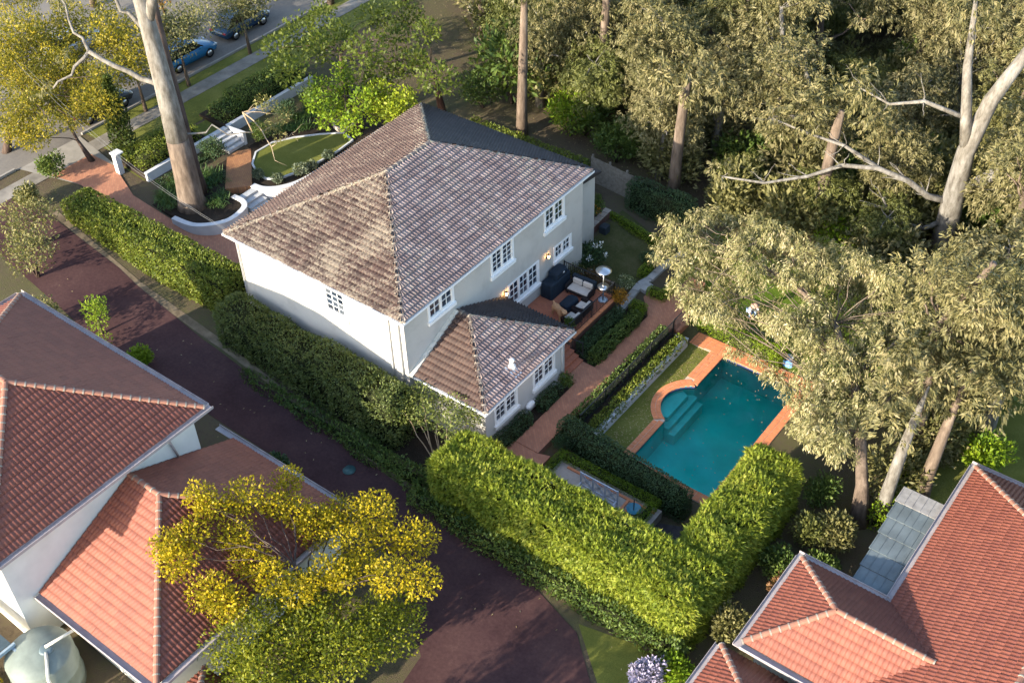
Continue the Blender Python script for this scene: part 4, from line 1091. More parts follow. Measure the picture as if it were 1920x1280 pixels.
# side hedge in rounded bays along the house wall
bx = [(-11.3, -8.6), (-9.2, -7.3), (-7.9, -4.6), (-5.2, -3.1), (-3.7, -1.2), (-1.8, .35)]
hedge('hedge', 'dark green rounded hedge along the white side wall of the house', [(a, b, -2.0 + .1 * (i % 2), -.1, .0, 3.36 - .12 * ((i * 7) % 3)) for i, (a, b) in enumerate(bx)], LF_LILLY, dens=260, ln=.13, wd=.06, amp=.2, ls=1.5, rnd_corner=.5)
hedge('hedge', 'dark blue-green hedge between the pool and the bench court', [(5.85, 13.05, 3.05, 3.95, -.5, .98)], LF_DARK, dens=420, ln=.085, wd=.05, amp=.07, rot=R(-5.5), piv=(9.4, 3.5))
hedge('hedge', 'low lime box hedge framing the bench court', [(6.85, 12.0, 2.32, 2.78, -.1, .34), (11.5, 12.0, 1.0, 2.4, -.1, .34), (6.55, 7.0, 1.5, 2.75, -.1, .34)], LF_LIME, dens=620, ln=.05, wd=.035, amp=.025, rnd_corner=.06)
hedge('hedge', 'dark low hedge under the patio edge', [(3.15, 3.8, 8.75, 12.4, -.2, .72)], LF_DARK, dens=420, ln=.08, wd=.045, amp=.07)
hedge('hedge', 'glossy green hedge between the patio and the brick path', [(3.95, 4.58, 8.6, 12.75, -.2, .6)], LF_MID, dens=330, ln=.11, wd=.06, amp=.11, ls=2.0, rnd_corner=.2)
hedge('hedge', 'glossy hedge with pale tips beside the black pool fence', [(5.72, 6.22, 3.9, 12.7, -.2, .52)], leafmat('leaf_pale_tips', [(.025, .045, .01), (.05, .085, .018), (.10, .15, .03), (.34, .38, .16)], .2, 1.4), dens=330, ln=.11, wd=.06, amp=.11, ls=2.3, rnd_corner=.2)
hedge('groundcover_border', 'trailing leafy border spilling over the white retaining wall', [(6.62, 7.2, 4.7, 12.8, -.2, .2)], LF_HEDGEA, dens=330, ln=.12, wd=.06, amp=.10, ls=2.6, rnd_corner=.15, cat='border')
hedge('hedge', 'bright lime box hedge between the pool deck and the tree lawn', [(6.95, 11.75, 14.32, 14.85, -.56, .38)], LF_LIME, dens=520, ln=.06, wd=.04, amp=.04)
hedge('hedge', 'short lime hedge at the corner of the pool deck', [(11.3, 11.8, 13.85, 15.0, -.56, .48)], LF_LIME, dens=420, ln=.08, wd=.05, amp=.07)
hedge('hedge', 'small square lime box hedge beside the stone edging', [(2.3, 2.8, 15.75, 16.7, -.1, .5)], LF_LIME, dens=520, ln=.055, wd=.04, amp=.03)
hedge('hedge', 'L-shaped lime box hedge by the brick junction', [(3.55, 4.65, 14.7, 15.15, -.1, .46), (4.25, 4.65, 15.1, 16.2, -.1, .46)], LF_LIME, dens=520, ln=.055, wd=.04, amp=.03)
hedge('hedge', 'lime box hedge alongside the lower brick path', [(3.45, 4.35, 13.15, 13.7, -.1, .46), (3.95, 4.4, 12.9, 13.2, -.1, .46)], LF_LIME, dens=520, ln=.055, wd=.04, amp=.03)
hedge('hedge', 'low lime hedge running along the side lawn', [(-1.9, 3.0, 19.2, 19.65, -.1, .45)], LF_LIME, dens=420, ln=.07, wd=.045, amp=.05, rot=R(-11), piv=(-1.9, 19.5))
hedge('hedge', 'tall dark hedge next to the timber fence', [(-1.6, 2.6, 20.5, 21.6, -.3, 1.9)], LF_DARK, dens=260, ln=.1, wd=.06, amp=.12, ls=1.6)
hedge('hedge', 'dark hedge on the street terrace behind the gum', [(-26.6, -24.7, 4.9, 9.2, 2.3, 3.25)], LF_HEDGEA, dens=200, ln=.12, wd=.07, amp=.08)
hedge('hedge', 'dark square hedge on the street terrace beside the steps', [(-26.4, -24.75, 11.3, 13.0, 2.3, 3.1), (-26.6, -24.75, 12.9, 18.2, 2.3, 3.3)], LF_MID, dens=200, ln=.12, wd=.07, amp=.07)
hedge('hedge', 'low green hedge strip under the white terrace wall', [(-24.1, -23.3, 4.8, 9.0, 1.6, 1.98)], LF_DARK, dens=240, ln=.1, wd=.05, amp=.06)
hedge('hedge', 'dark foundation hedge under the wing window nearest the conifer hedge', [(3.84, 4.42, 1.0, 3.5, -.2, .72)], LF_DARK, dens=420, ln=.08, wd=.045, amp=.06)
hedge('hedge', 'dark foundation hedge under the wing window nearest the steps', [(3.84, 4.42, 4.4, 6.0, -.2, .62)], LF_DARK, dens=420, ln=.08, wd=.045, amp=.06)
shrub('shrub', 'small leafy shrub at the foot of the wing corner', (4.2, 6.55, 0), .42, LF_MID, 700)
shrub('topiary', 'dark round topiary beside the bench court landing', (6.45, 2.95, -.1), .48, LF_DARK, 1100, .07, .04, cat='topiary')
shrub('topiary', 'dark round topiary left of the upper front steps', (-23.3, 8.85, 1.68), .85, LF_DARK, 1500, .11, .06, cat='topiary')
shrub('topiary', 'dark rounded topiary right of the upper front steps', (-22.4, 11.9, 1.68), .75, LF_MID, 1300, .1, .06, cat='topiary')
shrub('standard_topiary', 'variegated ball topiary beside the side lawn', (2.75, 16.9, 0), .45, leafmat('leaf_variegated', [(.04, .07, .02), (.1, .14, .05), (.3, .34, .18), (.6, .6, .42)], .2, 1), 900, .09, .05, stem=.35, cat='topiary')
shrub('standard_topiary', 'variegated ball topiary by the patio corner', (2.6, 14.3, 0), .5, MATS['leaf_variegated'], 900, .09, .05, stem=.35, cat='topiary')
shrub('shrub', 'small green bush beside the variegated topiary on the side lawn', (2.1, 17.0, 0), .42, LF_DARK, 600)
shrub('flowering_shrub', 'white flowering shrub against the house corner, larger one', (-.25, 15.1, .0), .85, LF_DARK, 1500, .14, .08, flowers=(LF_WHITE, 9, .11))
shrub('flowering_shrub', 'white flowering shrub nearest the patio railing', (-.1, 14.2, .0), .6, LF_DARK, 900, .14, .08, flowers=(LF_WHITE, 5, .1))
for k, (x, y, r_) in enumerate(((.0, 13.15, .6), (.9, 13.2, .65), (1.8, 13.1, .6))):
    shrub('shrub', ['bronze-green shrub behind the patio railing, nearest the house', 'bronze-green shrub behind the patio sofa', 'bronze-green shrub behind the patio heater'][k], (x, y, 0), r_ + .15, LF_RUST if k else LF_OLIVE, 800, .1, .05, stem=.35, group='shrubs behind the patio')
shrub('shrub', 'orange and yellow leaved shrub at the patio corner', (3.2, 12.75, 0), .5, LF_ORANGE, 600, .12, .06, stem=.7)
e = shrub('potted_plant', 'leafy green plant in a pot by the patio steps', (2.62, 8.95, 1.35), .3, LF_MID, 500, .1, .05, stem=.02, cat='potted plant')
m = MB(); m.lathe([(.14, 0), (.2, .1), (.22, .34), (.19, .35)], (2.62, 8.95, 1.01), 16); m.build('pot', plain('blue_pot', (.12, .2, .3), .35, .5), e)
# raised bed with stone capping beside the rear wing
e = empty('raised_bed', (-1.9, 17.3, 0), 'raised brick garden bed with pale stone capping by the rear wing', 'garden bed')
m = MB(); m.prism([(-3.4, 16.5), (-1.75, 15.9), (-1.55, 15.9), (-1.75, 19.2), (-3.4, 19.2)], -.3, .72); m.build('wall', BRICKDK, e)
for k in range(8):
    m = MB(); y = 15.8 + k * .43; x = -1.62 - k * .025; m.box(x - .27, x + .13, y + .01, y + .41, .72, .78 + random.uniform(0, .012), bv=.015); m.build('capping_stone', SAND, e)
m = MB(); m.box(-1.5, -1.05, 17.7, 18.2, -.1, .62, bv=.03); tag(m.build('compost_bin', plain('bin_grey', (.03, .04, .05), .6, .3)), 'dark square bin standing against the raised bed', 'bin')
shrub('flowering_shrub', 'dark shrub with red blooms in the raised bed, nearest the house', (-2.3, 16.8, .7), .75, LF_DARK, 1100, .14, .07, flowers=(leafmat('petal_red', [(.4, .05, .02), (.55, .1, .03), (.6, .15, .05), (.6, .2, .08)], .2), 4, .09))
shrub('flowering_shrub', 'dark shrub with an orange bloom at the far end of the raised bed', (-2.3, 18.3, .7), .7, LF_MID, 900, .14, .07, flowers=(LF_ORANGE, 3, .12))
hedge('hedge', 'low green hedge along the far boundary behind the dark roof slope', [(-13.5, -4.8, 20.9, 21.6, .2, 1.7)], LF_HEDGEA, dens=150, ln=.15, wd=.08, amp=.14)
# timber fence on the north-east boundary
e = empty('timber_fence', (-5, 21.4, .3), 'grey timber paling fence on the far side boundary', 'fence')
m = MB(); x = -4.6; k = 0
pal = MB(); pal.box(0, .128, 0, .018, 0, 1.75); pme = pal.mesh('paling', WOODG)
while x < -1.4:
    o = link('paling', pme, e); o.matrix_basis = Matrix.Translation((x, 21.4 + random.uniform(0, .012), g(x) - .05 + random.uniform(0, .03))); x += .135
for zz in (.35, 1.45): m = MB(); m.box(-4.6, -1.4, 21.42 + .012, 21.49, g(-3) + zz, g(-3) + zz + .08); m.build('rail', WOODG, e)
for x in (-4.6, -3.4, -2.2): m = MB(); m.box(x, x + .1, 21.49, 21.6, g(x) - .2, g(x) + 1.8); m.build('post', WOODG, e)
# pool fences
railing('pool_fence', 'black metal pool fence along the hedge beside the brick path', [(6.33, 4.6), (6.33, 12.9)], -.02, .78, BLACK, 'fence', .12)
railing('pool_fence', 'black metal pool fence across the head of the pool deck', [(6.33, 13.0), (6.33, 14.35), (6.6, 15.05)], -.3, 1.1, BLACK, 'fence', .12)
railing('pool_fence', 'black metal pool fence behind the lime hedge on the tree lawn', [(7.0, 14.95), (11.6, 14.95)], -.54, 1.15, BLACK, 'fence', .12)
# bench with lattice back and its court
e = empty('lattice_bench', (9.4, 1.5, 0), 'grey garden bench with crossed lattice back panels in the paved court', 'bench')
GW = plain('weathered_white_wood', (.42, .42, .46), .7, .2)
bx0, bx1, by, z0_, z1_ = 8.66, 10.6, 1.3, .46, 1.28
for (a, b, c, d, nm) in ((bx0, bx1, z1_ - .06, z1_, 'top_rail'), (bx0, bx1, z0_, z0_ + .06, 'bottom_rail')):
    m = MB(); m.box(a, b, by, by + .05, c, d); m.build(nm, GW, e)
pw = (bx1 - bx0) / 3
for k in range(4): m = MB(); x = bx0 + k * pw; m.box(x - .03, x + .03, by - .005, by + .055, 0 if k in (0, 3) else z0_ + .06, z1_ + .02 if k in (0, 3) else z1_ - .06); m.build('leg' if k in (0, 3) else 'back_post', GW, e)
for k in range(3):
    m = MB(); xa, xb = bx0 + k * pw + .03, bx0 + (k + 1) * pw - .03; za, zb2 = z0_ + .06, z1_ - .06; y = by + .025; xm, zm = (xa + xb) / 2, (za + zb2) / 2
    for q in (0, .09):
        m.bar((xa + q, y, za), (xb, y, zb2 - q), .02, .025); m.bar((xa, y, za + q), (xb - q, y, zb2), .02, .02); m.bar((xa + q, y, zb2), (xb, y, za + q), .02, .022); m.bar((xa, y, zb2 - q), (xb - q, y, za), .02, .018)
    m.build('lattice_panel', GW, e)
for k in range(6): m = MB(); y = 1.26 - k * .085; m.box(bx0, bx1, y - .07, y, .40, .44); m.build('seat_slat', GW, e)
for x in (bx0, bx1 - .06):
    m = MB(); m.box(x, x + .06, .76, .82, 0, .62); m.build('leg', GW, e); m = MB(); m.box(x - .005, x + .065, 0.74, 1.3, .62, .66); m.build('arm', GW, e)
e = empty('garden_fountain', (11.2, 1.75, -.02), 'round teal glazed bowl with a dark upright pole in the court', 'bowl')
m = MB(); m.lathe([(.2, 0), (.3, .08), (.34, .2), (.31, .2), (.26, .12), (.05, .1)], (11.2, 1.75, -.01), 22); m.build('bowl', plain('teal_glaze', (.05, .2, .26), .25, .5), e)
m = MB(); m.tube([(11.2, 1.75, .08), (11.2, 1.75, .75)], .025, 8); m.build('pole', BLACK, e)
for k, (x, y, rz) in enumerate(((12.9, 1.3, .2), (13.4, .9, -.3))):
    pass
# leaves dropped on lawn, path, pool deck
lt = Leaves(); n = 900
X = np.stack([rng.uniform(7.3, 9.0, n), rng.uniform(5, 13.2, n), np.full(n, -.525)], 1)
keep = ((X[:, 0] - BCX) ** 2 + (X[:, 1] - BCY) ** 2) > (BR + .5) ** 2; X = X[keep]; X = X[(X[:, 0] < 8.6)]
V_, F_ = leafgeo(X, rdir(len(X)) * np.array([1, 1, .1]), np.tile([0, 0, 1.], (len(X), 1)) + rdir(len(X)) * .3, .09, .035); lt.add(V_, F_)
n = 700; X = np.stack([rng.uniform(-17.5, 20, n), rng.uniform(14.5, 22, n), np.zeros(n)], 1); X[:, 2] = [g(x) + .03 for x in X[:, 0]]; X = X[X[:, 0] > 4]
V_, F_ = leafgeo(X, rdir(len(X)) * np.array([1, 1, .1]), np.tile([0, 0, 1.], (len(X), 1)) + rdir(len(X)) * .3, .12, .045); lt.add(V_, F_)
n = 16000; X = np.stack([rng.uniform(-30, 24, n), rng.uniform(-10, 45, n), np.zeros(n)], 1); X = X[((X[:, 1] < -2.4) & (X[:, 1] > -7) & (X[:, 0] > -26) & (rng.random(n) < .1)) | (X[:, 1] > 22.5)]; X[:, 2] = [g(x) + .035 for x in X[:, 0]]
V_, F_ = leafgeo(X, rdir(len(X)) * np.array([1, 1, .1]), np.tile([0, 0, 1.], (len(X), 1)) + rdir(len(X)) * .3, .12, .045); lt.add(V_, F_)
X = np.stack([rng.uniform(9.3, 13.2, 60), rng.uniform(5, 13.3, 60), np.full(60, -.66)], 1); V_, F_ = leafgeo(X, rdir(60) * np.array([1, 1, .02]), np.tile([0, 0, 1.], (60, 1)), .1, .035); lt.add(V_, F_)
tag(lt.build('fallen_leaves', [LF_LITTER]), 'pale fallen leaves scattered over lawns, driveway and bushland floor', 'leaves', kind='stuff')

# front garden: strappy clumps, small shrubs, ornamental bowl
def strap(name, label, c, r, n, mat=LF_STRAP, group=None):
    lv = Leaves(); P_ = np.tile(np.array(c, float), (n, 1)) + rng.normal(size=(n, 3)) * np.array([r * .35, r * .35, 0])
    a = rng.random(n) * 6.283; D = np.stack([np.cos(a), np.sin(a), .8 + rng.random(n)], 1)
    V_, F_ = leafgeo(P_, D, np.stack([-np.cos(a), -np.sin(a), np.ones(n)], 1), r * (.7 + .5 * rng.random(n)), .05); lv.add(V_, F_)
    a2 = P_ + unit(D) * r * .7; V_, F_ = leafgeo(a2, D * np.array([1.2, 1.2, -.3]), np.stack([np.cos(a), np.sin(a), np.ones(n)], 1), r * .5, .045); lv.add(V_, F_)
    return tag(lv.build(name, [mat]), label, 'plant', group)
k = 0
NTH = ['first', 'second', 'third', 'fourth', 'fifth', 'sixth', 'seventh', 'eighth', 'ninth', 'tenth', 'eleventh', 'twelfth', 'thirteenth', 'fourteenth', 'fifteenth', 'sixteenth', 'seventeenth', 'eighteenth', 'nineteenth', 'twentieth', 'next', 'next']
sp_ = []
for i in range(24):
    x, y = rng.uniform(-23.4, -18.6), rng.uniform(3.8, 7.6)
    if (x + 20.7) ** 2 + (y - 4.8) ** 2 < .8 or y > 6.6 + (-19.3 - x) * .85 or (x > -19.2 and (y < 4.3 or y > 6.3)): continue
    sp_.append((x, y))
for i, (x, y) in enumerate(sorted(sp_)):
    strap('strappy_plant', '%s strappy green clump from the street side in the bed round the tall gum' % NTH[i], (x, y, 1.66), rng.uniform(.45, .7), 70, group='strappy plants under the tall gum')
for i in range(9):
    strap('strappy_plant', '%s strappy green clump from the steps along the back of the oval front lawn' % NTH[i], (rng.uniform(-22.6, -20.2), 13.2 + i * .42, 1.66), .55, 70, group='strappy plants behind the oval lawn')
for i, (x, y) in enumerate(((-19.6, 8.9), (-18.3, 9.3), (-17.8, 10.6), (-17.65, 11.4), (-17.6, 12.8))):
    shrub('shrub', ['pale grey-green plant beside the lower front steps', 'small leafy plant in the kerb corner of the front lawn', 'large pale grey-green plant against the front lawn kerb', 'pale grey-green plant by the middle of the front lawn kerb', 'pale grey-green plant at the far part of the front lawn kerb'][i], (x, y, 1.66), .36 + .1 * (i == 2), LF_GREY, 420, .16, .08)
shrub('shrub', 'dark shrub under the white terrace wall', (-22.9, 14.6, 1.66), .8, LF_DARK, 1200, .12, .06)
shrub('shrub', 'dark green shrub by the terrace wall, far one', (-22.6, 16.4, 1.66), .9, LF_MID, 1200, .12, .06)
e = empty('stone_bowl', (-19.3, 15.9, 1.68), 'round pale stone bowl planter at the end of the oval lawn', 'planter')
m = MB(); m.lathe([(.55, 0), (.68, .2), (.70, .42), (.56, .42), (.5, .3), (.02, .28)], (-19.3, 15.9, 1.67), 28); m.build('rim', SAND, e)
m = MB(); m.lathe([(.5, 0), (.5, .02)], (-19.3, 15.9, 1.95), 24); m.build('soil', plain('dark_water', (.01, .012, .012), .2, .5), e)
lv = Leaves(); clump(lv, (-19.3, 15.9, 2.05), .22, 60, .2, .07); lv.build('plant', [LF_GREY], e)
e = empty('terracotta_urn', (-18.5, 18.2, 1.05), 'pale round urn on the brick entry court', 'pot')
m = MB(); m.lathe([(.2, 0), (.36, .2), (.4, .55), (.3, .75), (.34, .8), (.28, .8), (.25, .6)], (-16.6, 17.4, 1.05), 20); m.build('urn', SAND, e)
m = MB(); m.box(-26.3, -25.95, 4.0, 4.35, 2.1, 3.5); m.box(-26.36, -25.79, 3.94, 4.51, 3.5, 3.58); tag(m.build('gate_pillar', STONEW), 'white square gate pillar at the driveway entrance', 'pillar')
# service wires from the street to the house corner
for k, (p, q) in enumerate((((-33, 3.6, 7.6), (-11.3, .35, 6.3)), ((-33, 4.0, 7.3), (-11.3, .5, 6.2)))):
    m = MB(); p, q = Vector(p), Vector(q); pts = [p.lerp(q, t / 14) - ZAX * 1.1 * math.sin(math.pi * t / 14) for t in range(15)]
    m.tube(pts, .006, 5); tag(m.build('overhead_cable', plain('cable', (.2, .2, .2), .6, .3, bstr=0)), ['upper overhead service wire running to the house corner', 'lower overhead service wire running to the house corner'][k], 'wire')

# ------------------------------------------------------------------ trees
POOLGUM = [(17.4, 13.9, 3.4), (13.3, 12.7, 4.6), (13.7, 18.4, 3.2), (14.6, 16.7, 3.4), (18.7, 11.3, 4.8), (17.0, 14.8, 5.0), (10.9, 15.7, 6.1), (7.1, 13.9, 5.0), (17.4, 11.5, 5.4), (16.3, 9.7, 5.5), (18.7, 10.5, 3.3), (8.2, 17.5, 4.9), (16.1, 9.2, 4.8), (14.0, 11.7, 3.7), (15.5, 17.2, 3.2), (12.1, 14.9, 6.2), (17.4, 17.4, 4.0), (19.1, 13.4, 5.0), (18.9, 7.9, 5.2), (10.2, 12.8, 5.8), (9.2, 14.3, 5.4), (6.7, 16.3, 3.9), (18.7, 5.9, 5.6), (14.6, 15.3, 3.8), (18.1, 10.7, 4.5), (16.1, 12.2, 4.5), (16.7, 10.4, 5.1), (16.9, 6.1, 4.7), (5.8, 14.1, 5.3), (16.7, 10.6, 3.2), (16.1, 14.0, 4.7), (13.7, 17.1, 3.5), (19.0, 15.4, 4.1), (5.5, 17.8, 4.2), (10.5, 14.7, 4.9), (17.8, 5.8, 4.9), (9.0, 13.9, 3.5), (11.8, 13.6, 5.8), (18.6, 13.9, 5.2), (16.6, 8.4, 4.7), (14.6, 17.7, 4.1), (9.3, 12.4, 3.8), (17.8, 8.8, 3.8), (10.3, 16.3, 4.5), (15.3, 10.5, 4.6), (16.3, 13.1, 3.3), (6.1, 14.1, 4.5), (13.1, 16.7, 4.6), (16.3, 7.1, 4.7), (14.6, 12.4, 4.2), (6.0, 16.0, 4.2), (12.1, 12.0, 4.5), (6.8, 17.8, 4.2), (15.6, 18.7, 3.4), (7.4, 13.1, 4.4), (17.6, 14.8, 5.6), (19.3, 11.4, 4.7), (13.2, 16.8, 5.4), (14.3, 10.4, 5.6), (8.3, 12.8, 3.4), (17.1, 12.3, 3.4), (13.4, 15.8, 3.5), (17.9, 6.3, 5.2), (17.9, 14.1, 3.8), (12.7, 14.7, 4.6), (17.4, 8.2, 4.6), (15.7, 15.8, 5.2), (16.2, 12.5, 5.1), (18.8, 13.7, 3.8), (13.3, 10.7, 5.5), (15.5, 9.5, 3.2), (8.3, 15.1, 5.4), (9.2, 10.0, 5.2), (18.9, 10.9, 4.4), (7.4, 13.0, 3.2), (9.4, 16.4, 4.7), (5.9, 15.4, 5.5), (11.8, 17.3, 5.1), (12.9, 14.9, 5.7), (17.5, 10.9, 3.8), (8.3, 13.8, 4.2), (19.1, 6.7, 5.6), (16.3, 10.8, 3.9), (16.9, 14.9, 4.1), (17.8, 17.6, 3.3), (15.0, 13.9, 4.2), (18.1, 8.7, 5.0), (16.4, 17.2, 3.9), (15.3, 8.7, 5.1), (9.9, 15.4, 6.3), (16.9, 8.0, 3.9), (12.9, 17.0, 3.4), (17.9, 7.1, 3.3), (17.3, 15.8, 3.8), (16.7, 14.2, 3.9), (16.4, 19.0, 3.3), (14.4, 15.3, 6.6), (15.7, 11.3, 5.1), (8.2, 14.6, 4.8), (18.8, 8.9, 5.5), (7.0, 15.2, 3.5), (11.8, 15.8, 4.2), (16.0, 15.1, 6.8), (6.6, 12.8, 4.6), (14.2, 18.2, 4.4), (14.2, 11.8, 5.0), (8.8, 15.9, 5.2), (9.8, 12.0, 3.5), (13.8, 12.7, 5.5), (16.9, 11.0, 3.9), (10.0, 9.9, 5.3), (18.2, 10.8, 5.3), (10.6, 12.4, 5.4)]
YEL = [(-0.1, -11.5, 5.0), (0.2, -12.8, 4.9), (0.6, -13.9, 4.7), (1.2, -11.6, 4.4), (0.6, -8.2, 4.1), (1.4, -9.5, 4.3), (3.0, -7.7, 3.2), (3.0, -8.9, 3.5), (4.3, -7.1, 3.6), (4.7, -8.8, 3.6), (5.5, -7.8, 3.5), (6.4, -7.0, 3.3), (5.7, -9.3, 3.4), (7.1, -9.3, 3.9), (5.5, -10.2, 3.7), (3.0, -13.7, 3.7), (2.2, -13.9, 4.0), (2.3, -11.9, 3.9), (8.2, -8.7, 3.8), (-0.1, -13.8, 5.0), (-0.7, -11.5, 5.3), (0.4, -10.2, 4.8), (2.1, -9.1, 4.0)]
LIM = [(3.9, -12.9, 2.9), (5.8, -13.0, 2.9), (5.8, -11.3, 2.6), (3.9, -14.2, 2.8), (7.2, -10.4, 2.8), (7.6, -9.2, 2.2), (5.4, -14.3, 2.7), (6.7, -13.4, 2.5), (7.7, -11.6, 2.5), (4.4, -15.0, 2.4), (3.8, -11.2, 2.0), (7.3, -12.3, 2.8), (8.0, -10.4, 2.4), (5.8, -15.2, 2.8), (5.9, -12.3, 2.9)]
YL2 = [(-32.2, 3.8, 6.2), (-31.6, 5.9, 6.1), (-29.8, 0.8, 5.6), (-29.9, 4.4, 5.2), (-30.4, 3.5, 5.8), (-30.6, 6.3, 5.9), (-32.7, 5.8, 6.5), (-27.7, 4.5, 6.3), (-30.5, 1.9, 6.2), (-28.9, 1.1, 5.2), (-28.9, 6.1, 5.8), (-34.1, 4.1, 6.4)]
YL3 = [(-37.3, 8.6, 6.0), (-35.9, 9.6, 7.1), (-35.7, 6.4, 6.4), (-32.5, 9.7, 7.2), (-36.2, 6.0, 7.5), (-34.3, 7.7, 6.3)]
BRT = [(-18.6, 15.9, 5.2), (-20.1, 15.1, 4.8), (-18.1, 13.9, 4.6), (-16.1, 14.7, 5.2), (-17.3, 14.3, 4.1), (-18.0, 12.7, 5.5), (-18.4, 17.5, 4.5), (-20.5, 17.4, 4.7), (-17.0, 12.4, 4.7), (-15.1, 12.6, 5.0), (-15.8, 15.1, 4.2), (-19.2, 15.5, 4.1)]
BRT2 = [(-15.8, 16.7, 4.5), (-16.2, 16.3, 4.9), (-14.1, 15.9, 4.9), (-14.3, 16.4, 5.4), (-15.0, 15.5, 4.7), (-13.8, 14.8, 4.9), (-16.4, 15.9, 4.9)]
LIMB = [(-24.2, 15.8, 5.7), (-24.7, 18.2, 5.6), (-22.9, 18.5, 7.1), (-20.9, 18.2, 6.7), (-21.9, 22.1, 5.9), (-18.1, 19.9, 6.5), (-14.6, 17.9, 7.0), (-20.8, 16.3, 6.5), (-16.5, 15.5, 7.8), (-20.2, 23.2, 5.9), (-19.5, 12.4, 7.2), (-17.6, 18.2, 5.2), (-10.8, 15.4, 8.0), (-15.0, 19.4, 7.9)]
DEAD = [(-21.5, 12.2, 4.3), (-19.7, 10.9, 4.2), (-22.3, 12.3, 4.3), (-20.4, 12.2, 4.1)]
DEADB = [(-22.7, 11.1, 4.0), (-20.2, 10.3, 4.0), (-18.5, 9.4, 4.0), (-17.3, 8.5, 4.0), (-18.6, 11.1, 4.0)]
SHR = [(0.7, -0.0, 2.6), (0.8, 1.4, 2.2), (2.6, 0.3, 2.7), (1.8, -1.0, 2.6), (0.3, -0.4, 2.3), (3.0, -0.9, 2.6), (3.3, 0.2, 2.5), (2.9, 1.1, 2.2), (1.6, 0.1, 2.3), (0.4, -0.9, 2.1)]
DKG = [(-17.2, 24.3, 5.2), (-11.9, 19.4, 6.5), (-15.3, 24.7, 6.7), (-8.8, 17.9, 5.8), (-9.0, 15.5, 6.8), (-16.6, 23.3, 7.2)]
STY = [(-31.4, 0.8, 5.4), (-36.5, 12.5, 6.6), (-32.2, 5.8, 6.4), (-43.8, 11.5, 5.3), (-35.6, 4.2, 5.3), (-28.8, 4.9, 6.1), (-29.9, 2.1, 6.7), (-30.1, 1.7, 5.3), (-34.9, 4.4, 7.0), (-31.8, 9.3, 6.4), (-35.9, 9.3, 6.2), (-31.8, 4.7, 5.1), (-26.3, 4.5, 6.4), (-37.3, 10.1, 7.3), (-39.4, 8.9, 6.0), (-39.8, 7.5, 6.3), (-37.3, 7.8, 5.4), (-28.3, 6.2, 7.2), (-27.1, 1.4, 6.6), (-35.0, 5.5, 5.2), (-34.1, 8.5, 5.2), (-27.3, 3.0, 6.0), (-35.7, 11.2, 5.9), (-32.3, 1.7, 6.2), (-44.4, 10.0, 5.6), (-34.1, 11.7, 6.3)]
def T(l, r, s=.25): return [(x, y, z, r * rng.uniform(1 - s, 1 + s)) for x, y, z in l]
LF_MIDB = leafmat('leaf_fresh_green', [(.022, .038, .005), (.048, .072, .008), (.082, .11, .012), (.14, .155, .025)], .3)
# the drooping gum over the pool
tree('gum_tree', 'spreading gum with pale drooping leaves overhanging the pool and lawn', (19.3, 7.4, -.56),
     [(19.3, 7.4, -.7), (18.9, 7.9, 1.2), (18.0, 9.0, 3.0), (16.6, 10.8, 4.2), (14.6, 12.9, 4.7), (11.8, 14.2, 5.0), (8.6, 14.8, 4.9)], .34, T([p for p in POOLGUM if p[0] < 18.3], .84) + T([(4.6, 14.5, 4.2), (5.0, 13.5, 4.0), (7.6, 11.6, 3.6), (7.2, 11.6, 4.4), (8.3, 11.2, 3.4), (12.7, 10.0, 3.2), (13.6, 9.7, 3.4), (15.0, 8.6, 3.4), (16.0, 7.3, 3.6), (11.0, 10.6, 3.0), (12.1, 10.5, 3.2), (4.1, 15.6, 4.5), (14.3, 9.6, 3.2)], .6),
     GUMB, LF_GUM, n=1250, ln=.19, wd=.044, droop=1.1, flat=.7, lr=.12, lbark=GUMB, bare=[((16.6, 10.8, 4.2), (17.8, 15.5, 4.8), .12, .03), ((18, 9, 3), (18.6, 13, 4.4), .14, .04)], r1=.08, shell=.5, updir=.1)
# tall pale gum at the front
tp = [(-20.7, 4.8, 1.5), (-20.7, 4.85, 3.5), (-20.75, 4.9, 6), (-20.9, 5.0, 9), (-21.3, 5.2, 12.5), (-21.8, 5.4, 16), (-21.9, 5.6, 20)]
e = empty('gum_tree', (-20.7, 4.8, 1.68), 'tall pale-barked gum leaning out of the front garden bed', 'tree')
m = MB(); m.tube(tp[2:], [.60, .52, .44, .36, .25], 14)
m.tube([tp[4], (-20.6, 5.6, 14.5), (-19.6, 6.2, 18)], [.3, .24, .16], 10)
limb(m, (-20.9, 5.0, 9), (-24.5, 3.4, 10.8), .17, .12, 6, .1); limb(m, (-24.5, 3.4, 10.8), (-25.6, 1.4, 9.2), .11, .05, 5, .15); limb(m, (-24.5, 3.4, 10.8), (-26.8, 4.0, 13.0), .1, .04, 5, .15); limb(m, (-21.2, 5.1, 11.8), (-23.4, 4.4, 14.5), .15, .07, 5, .2)
limb(m, (-20.75, 4.9, 6.5), (-17.8, 7.8, 6.0), .07, .02, 6, .2)
m.build('trunk', GUMW, e)
m = MB(); m.tube([tp[0], (-20.7, 4.8, 2.2), tp[1], (-20.74, 4.88, 4.6), (-20.75, 4.9, 6.02)], [.95, .74, .68, .64, .602], 14); m.build('lower_trunk', GUMB, e)
lv = Leaves()
for c in ((-26.3, 1.2, 9.0, .7), (-27.0, 4.2, 13.2, .9), (-24, 3.9, 14.8, 1.0), (-25.5, 2.4, 10.6, .6), (-19.4, 6.4, 18.5, 1.6), (-22, 5.6, 20.5, 1.8)): clump(lv, c[:3], c[3], int(240 * c[3] ** 2), .26, .06, 1.0)
lv.build('crown', [LF_GUMBG], e)
e = empty('tree_trunk', (-21.6, 6.0, 1.68), 'dark rough-barked second trunk close behind the tall pale gum', 'tree')
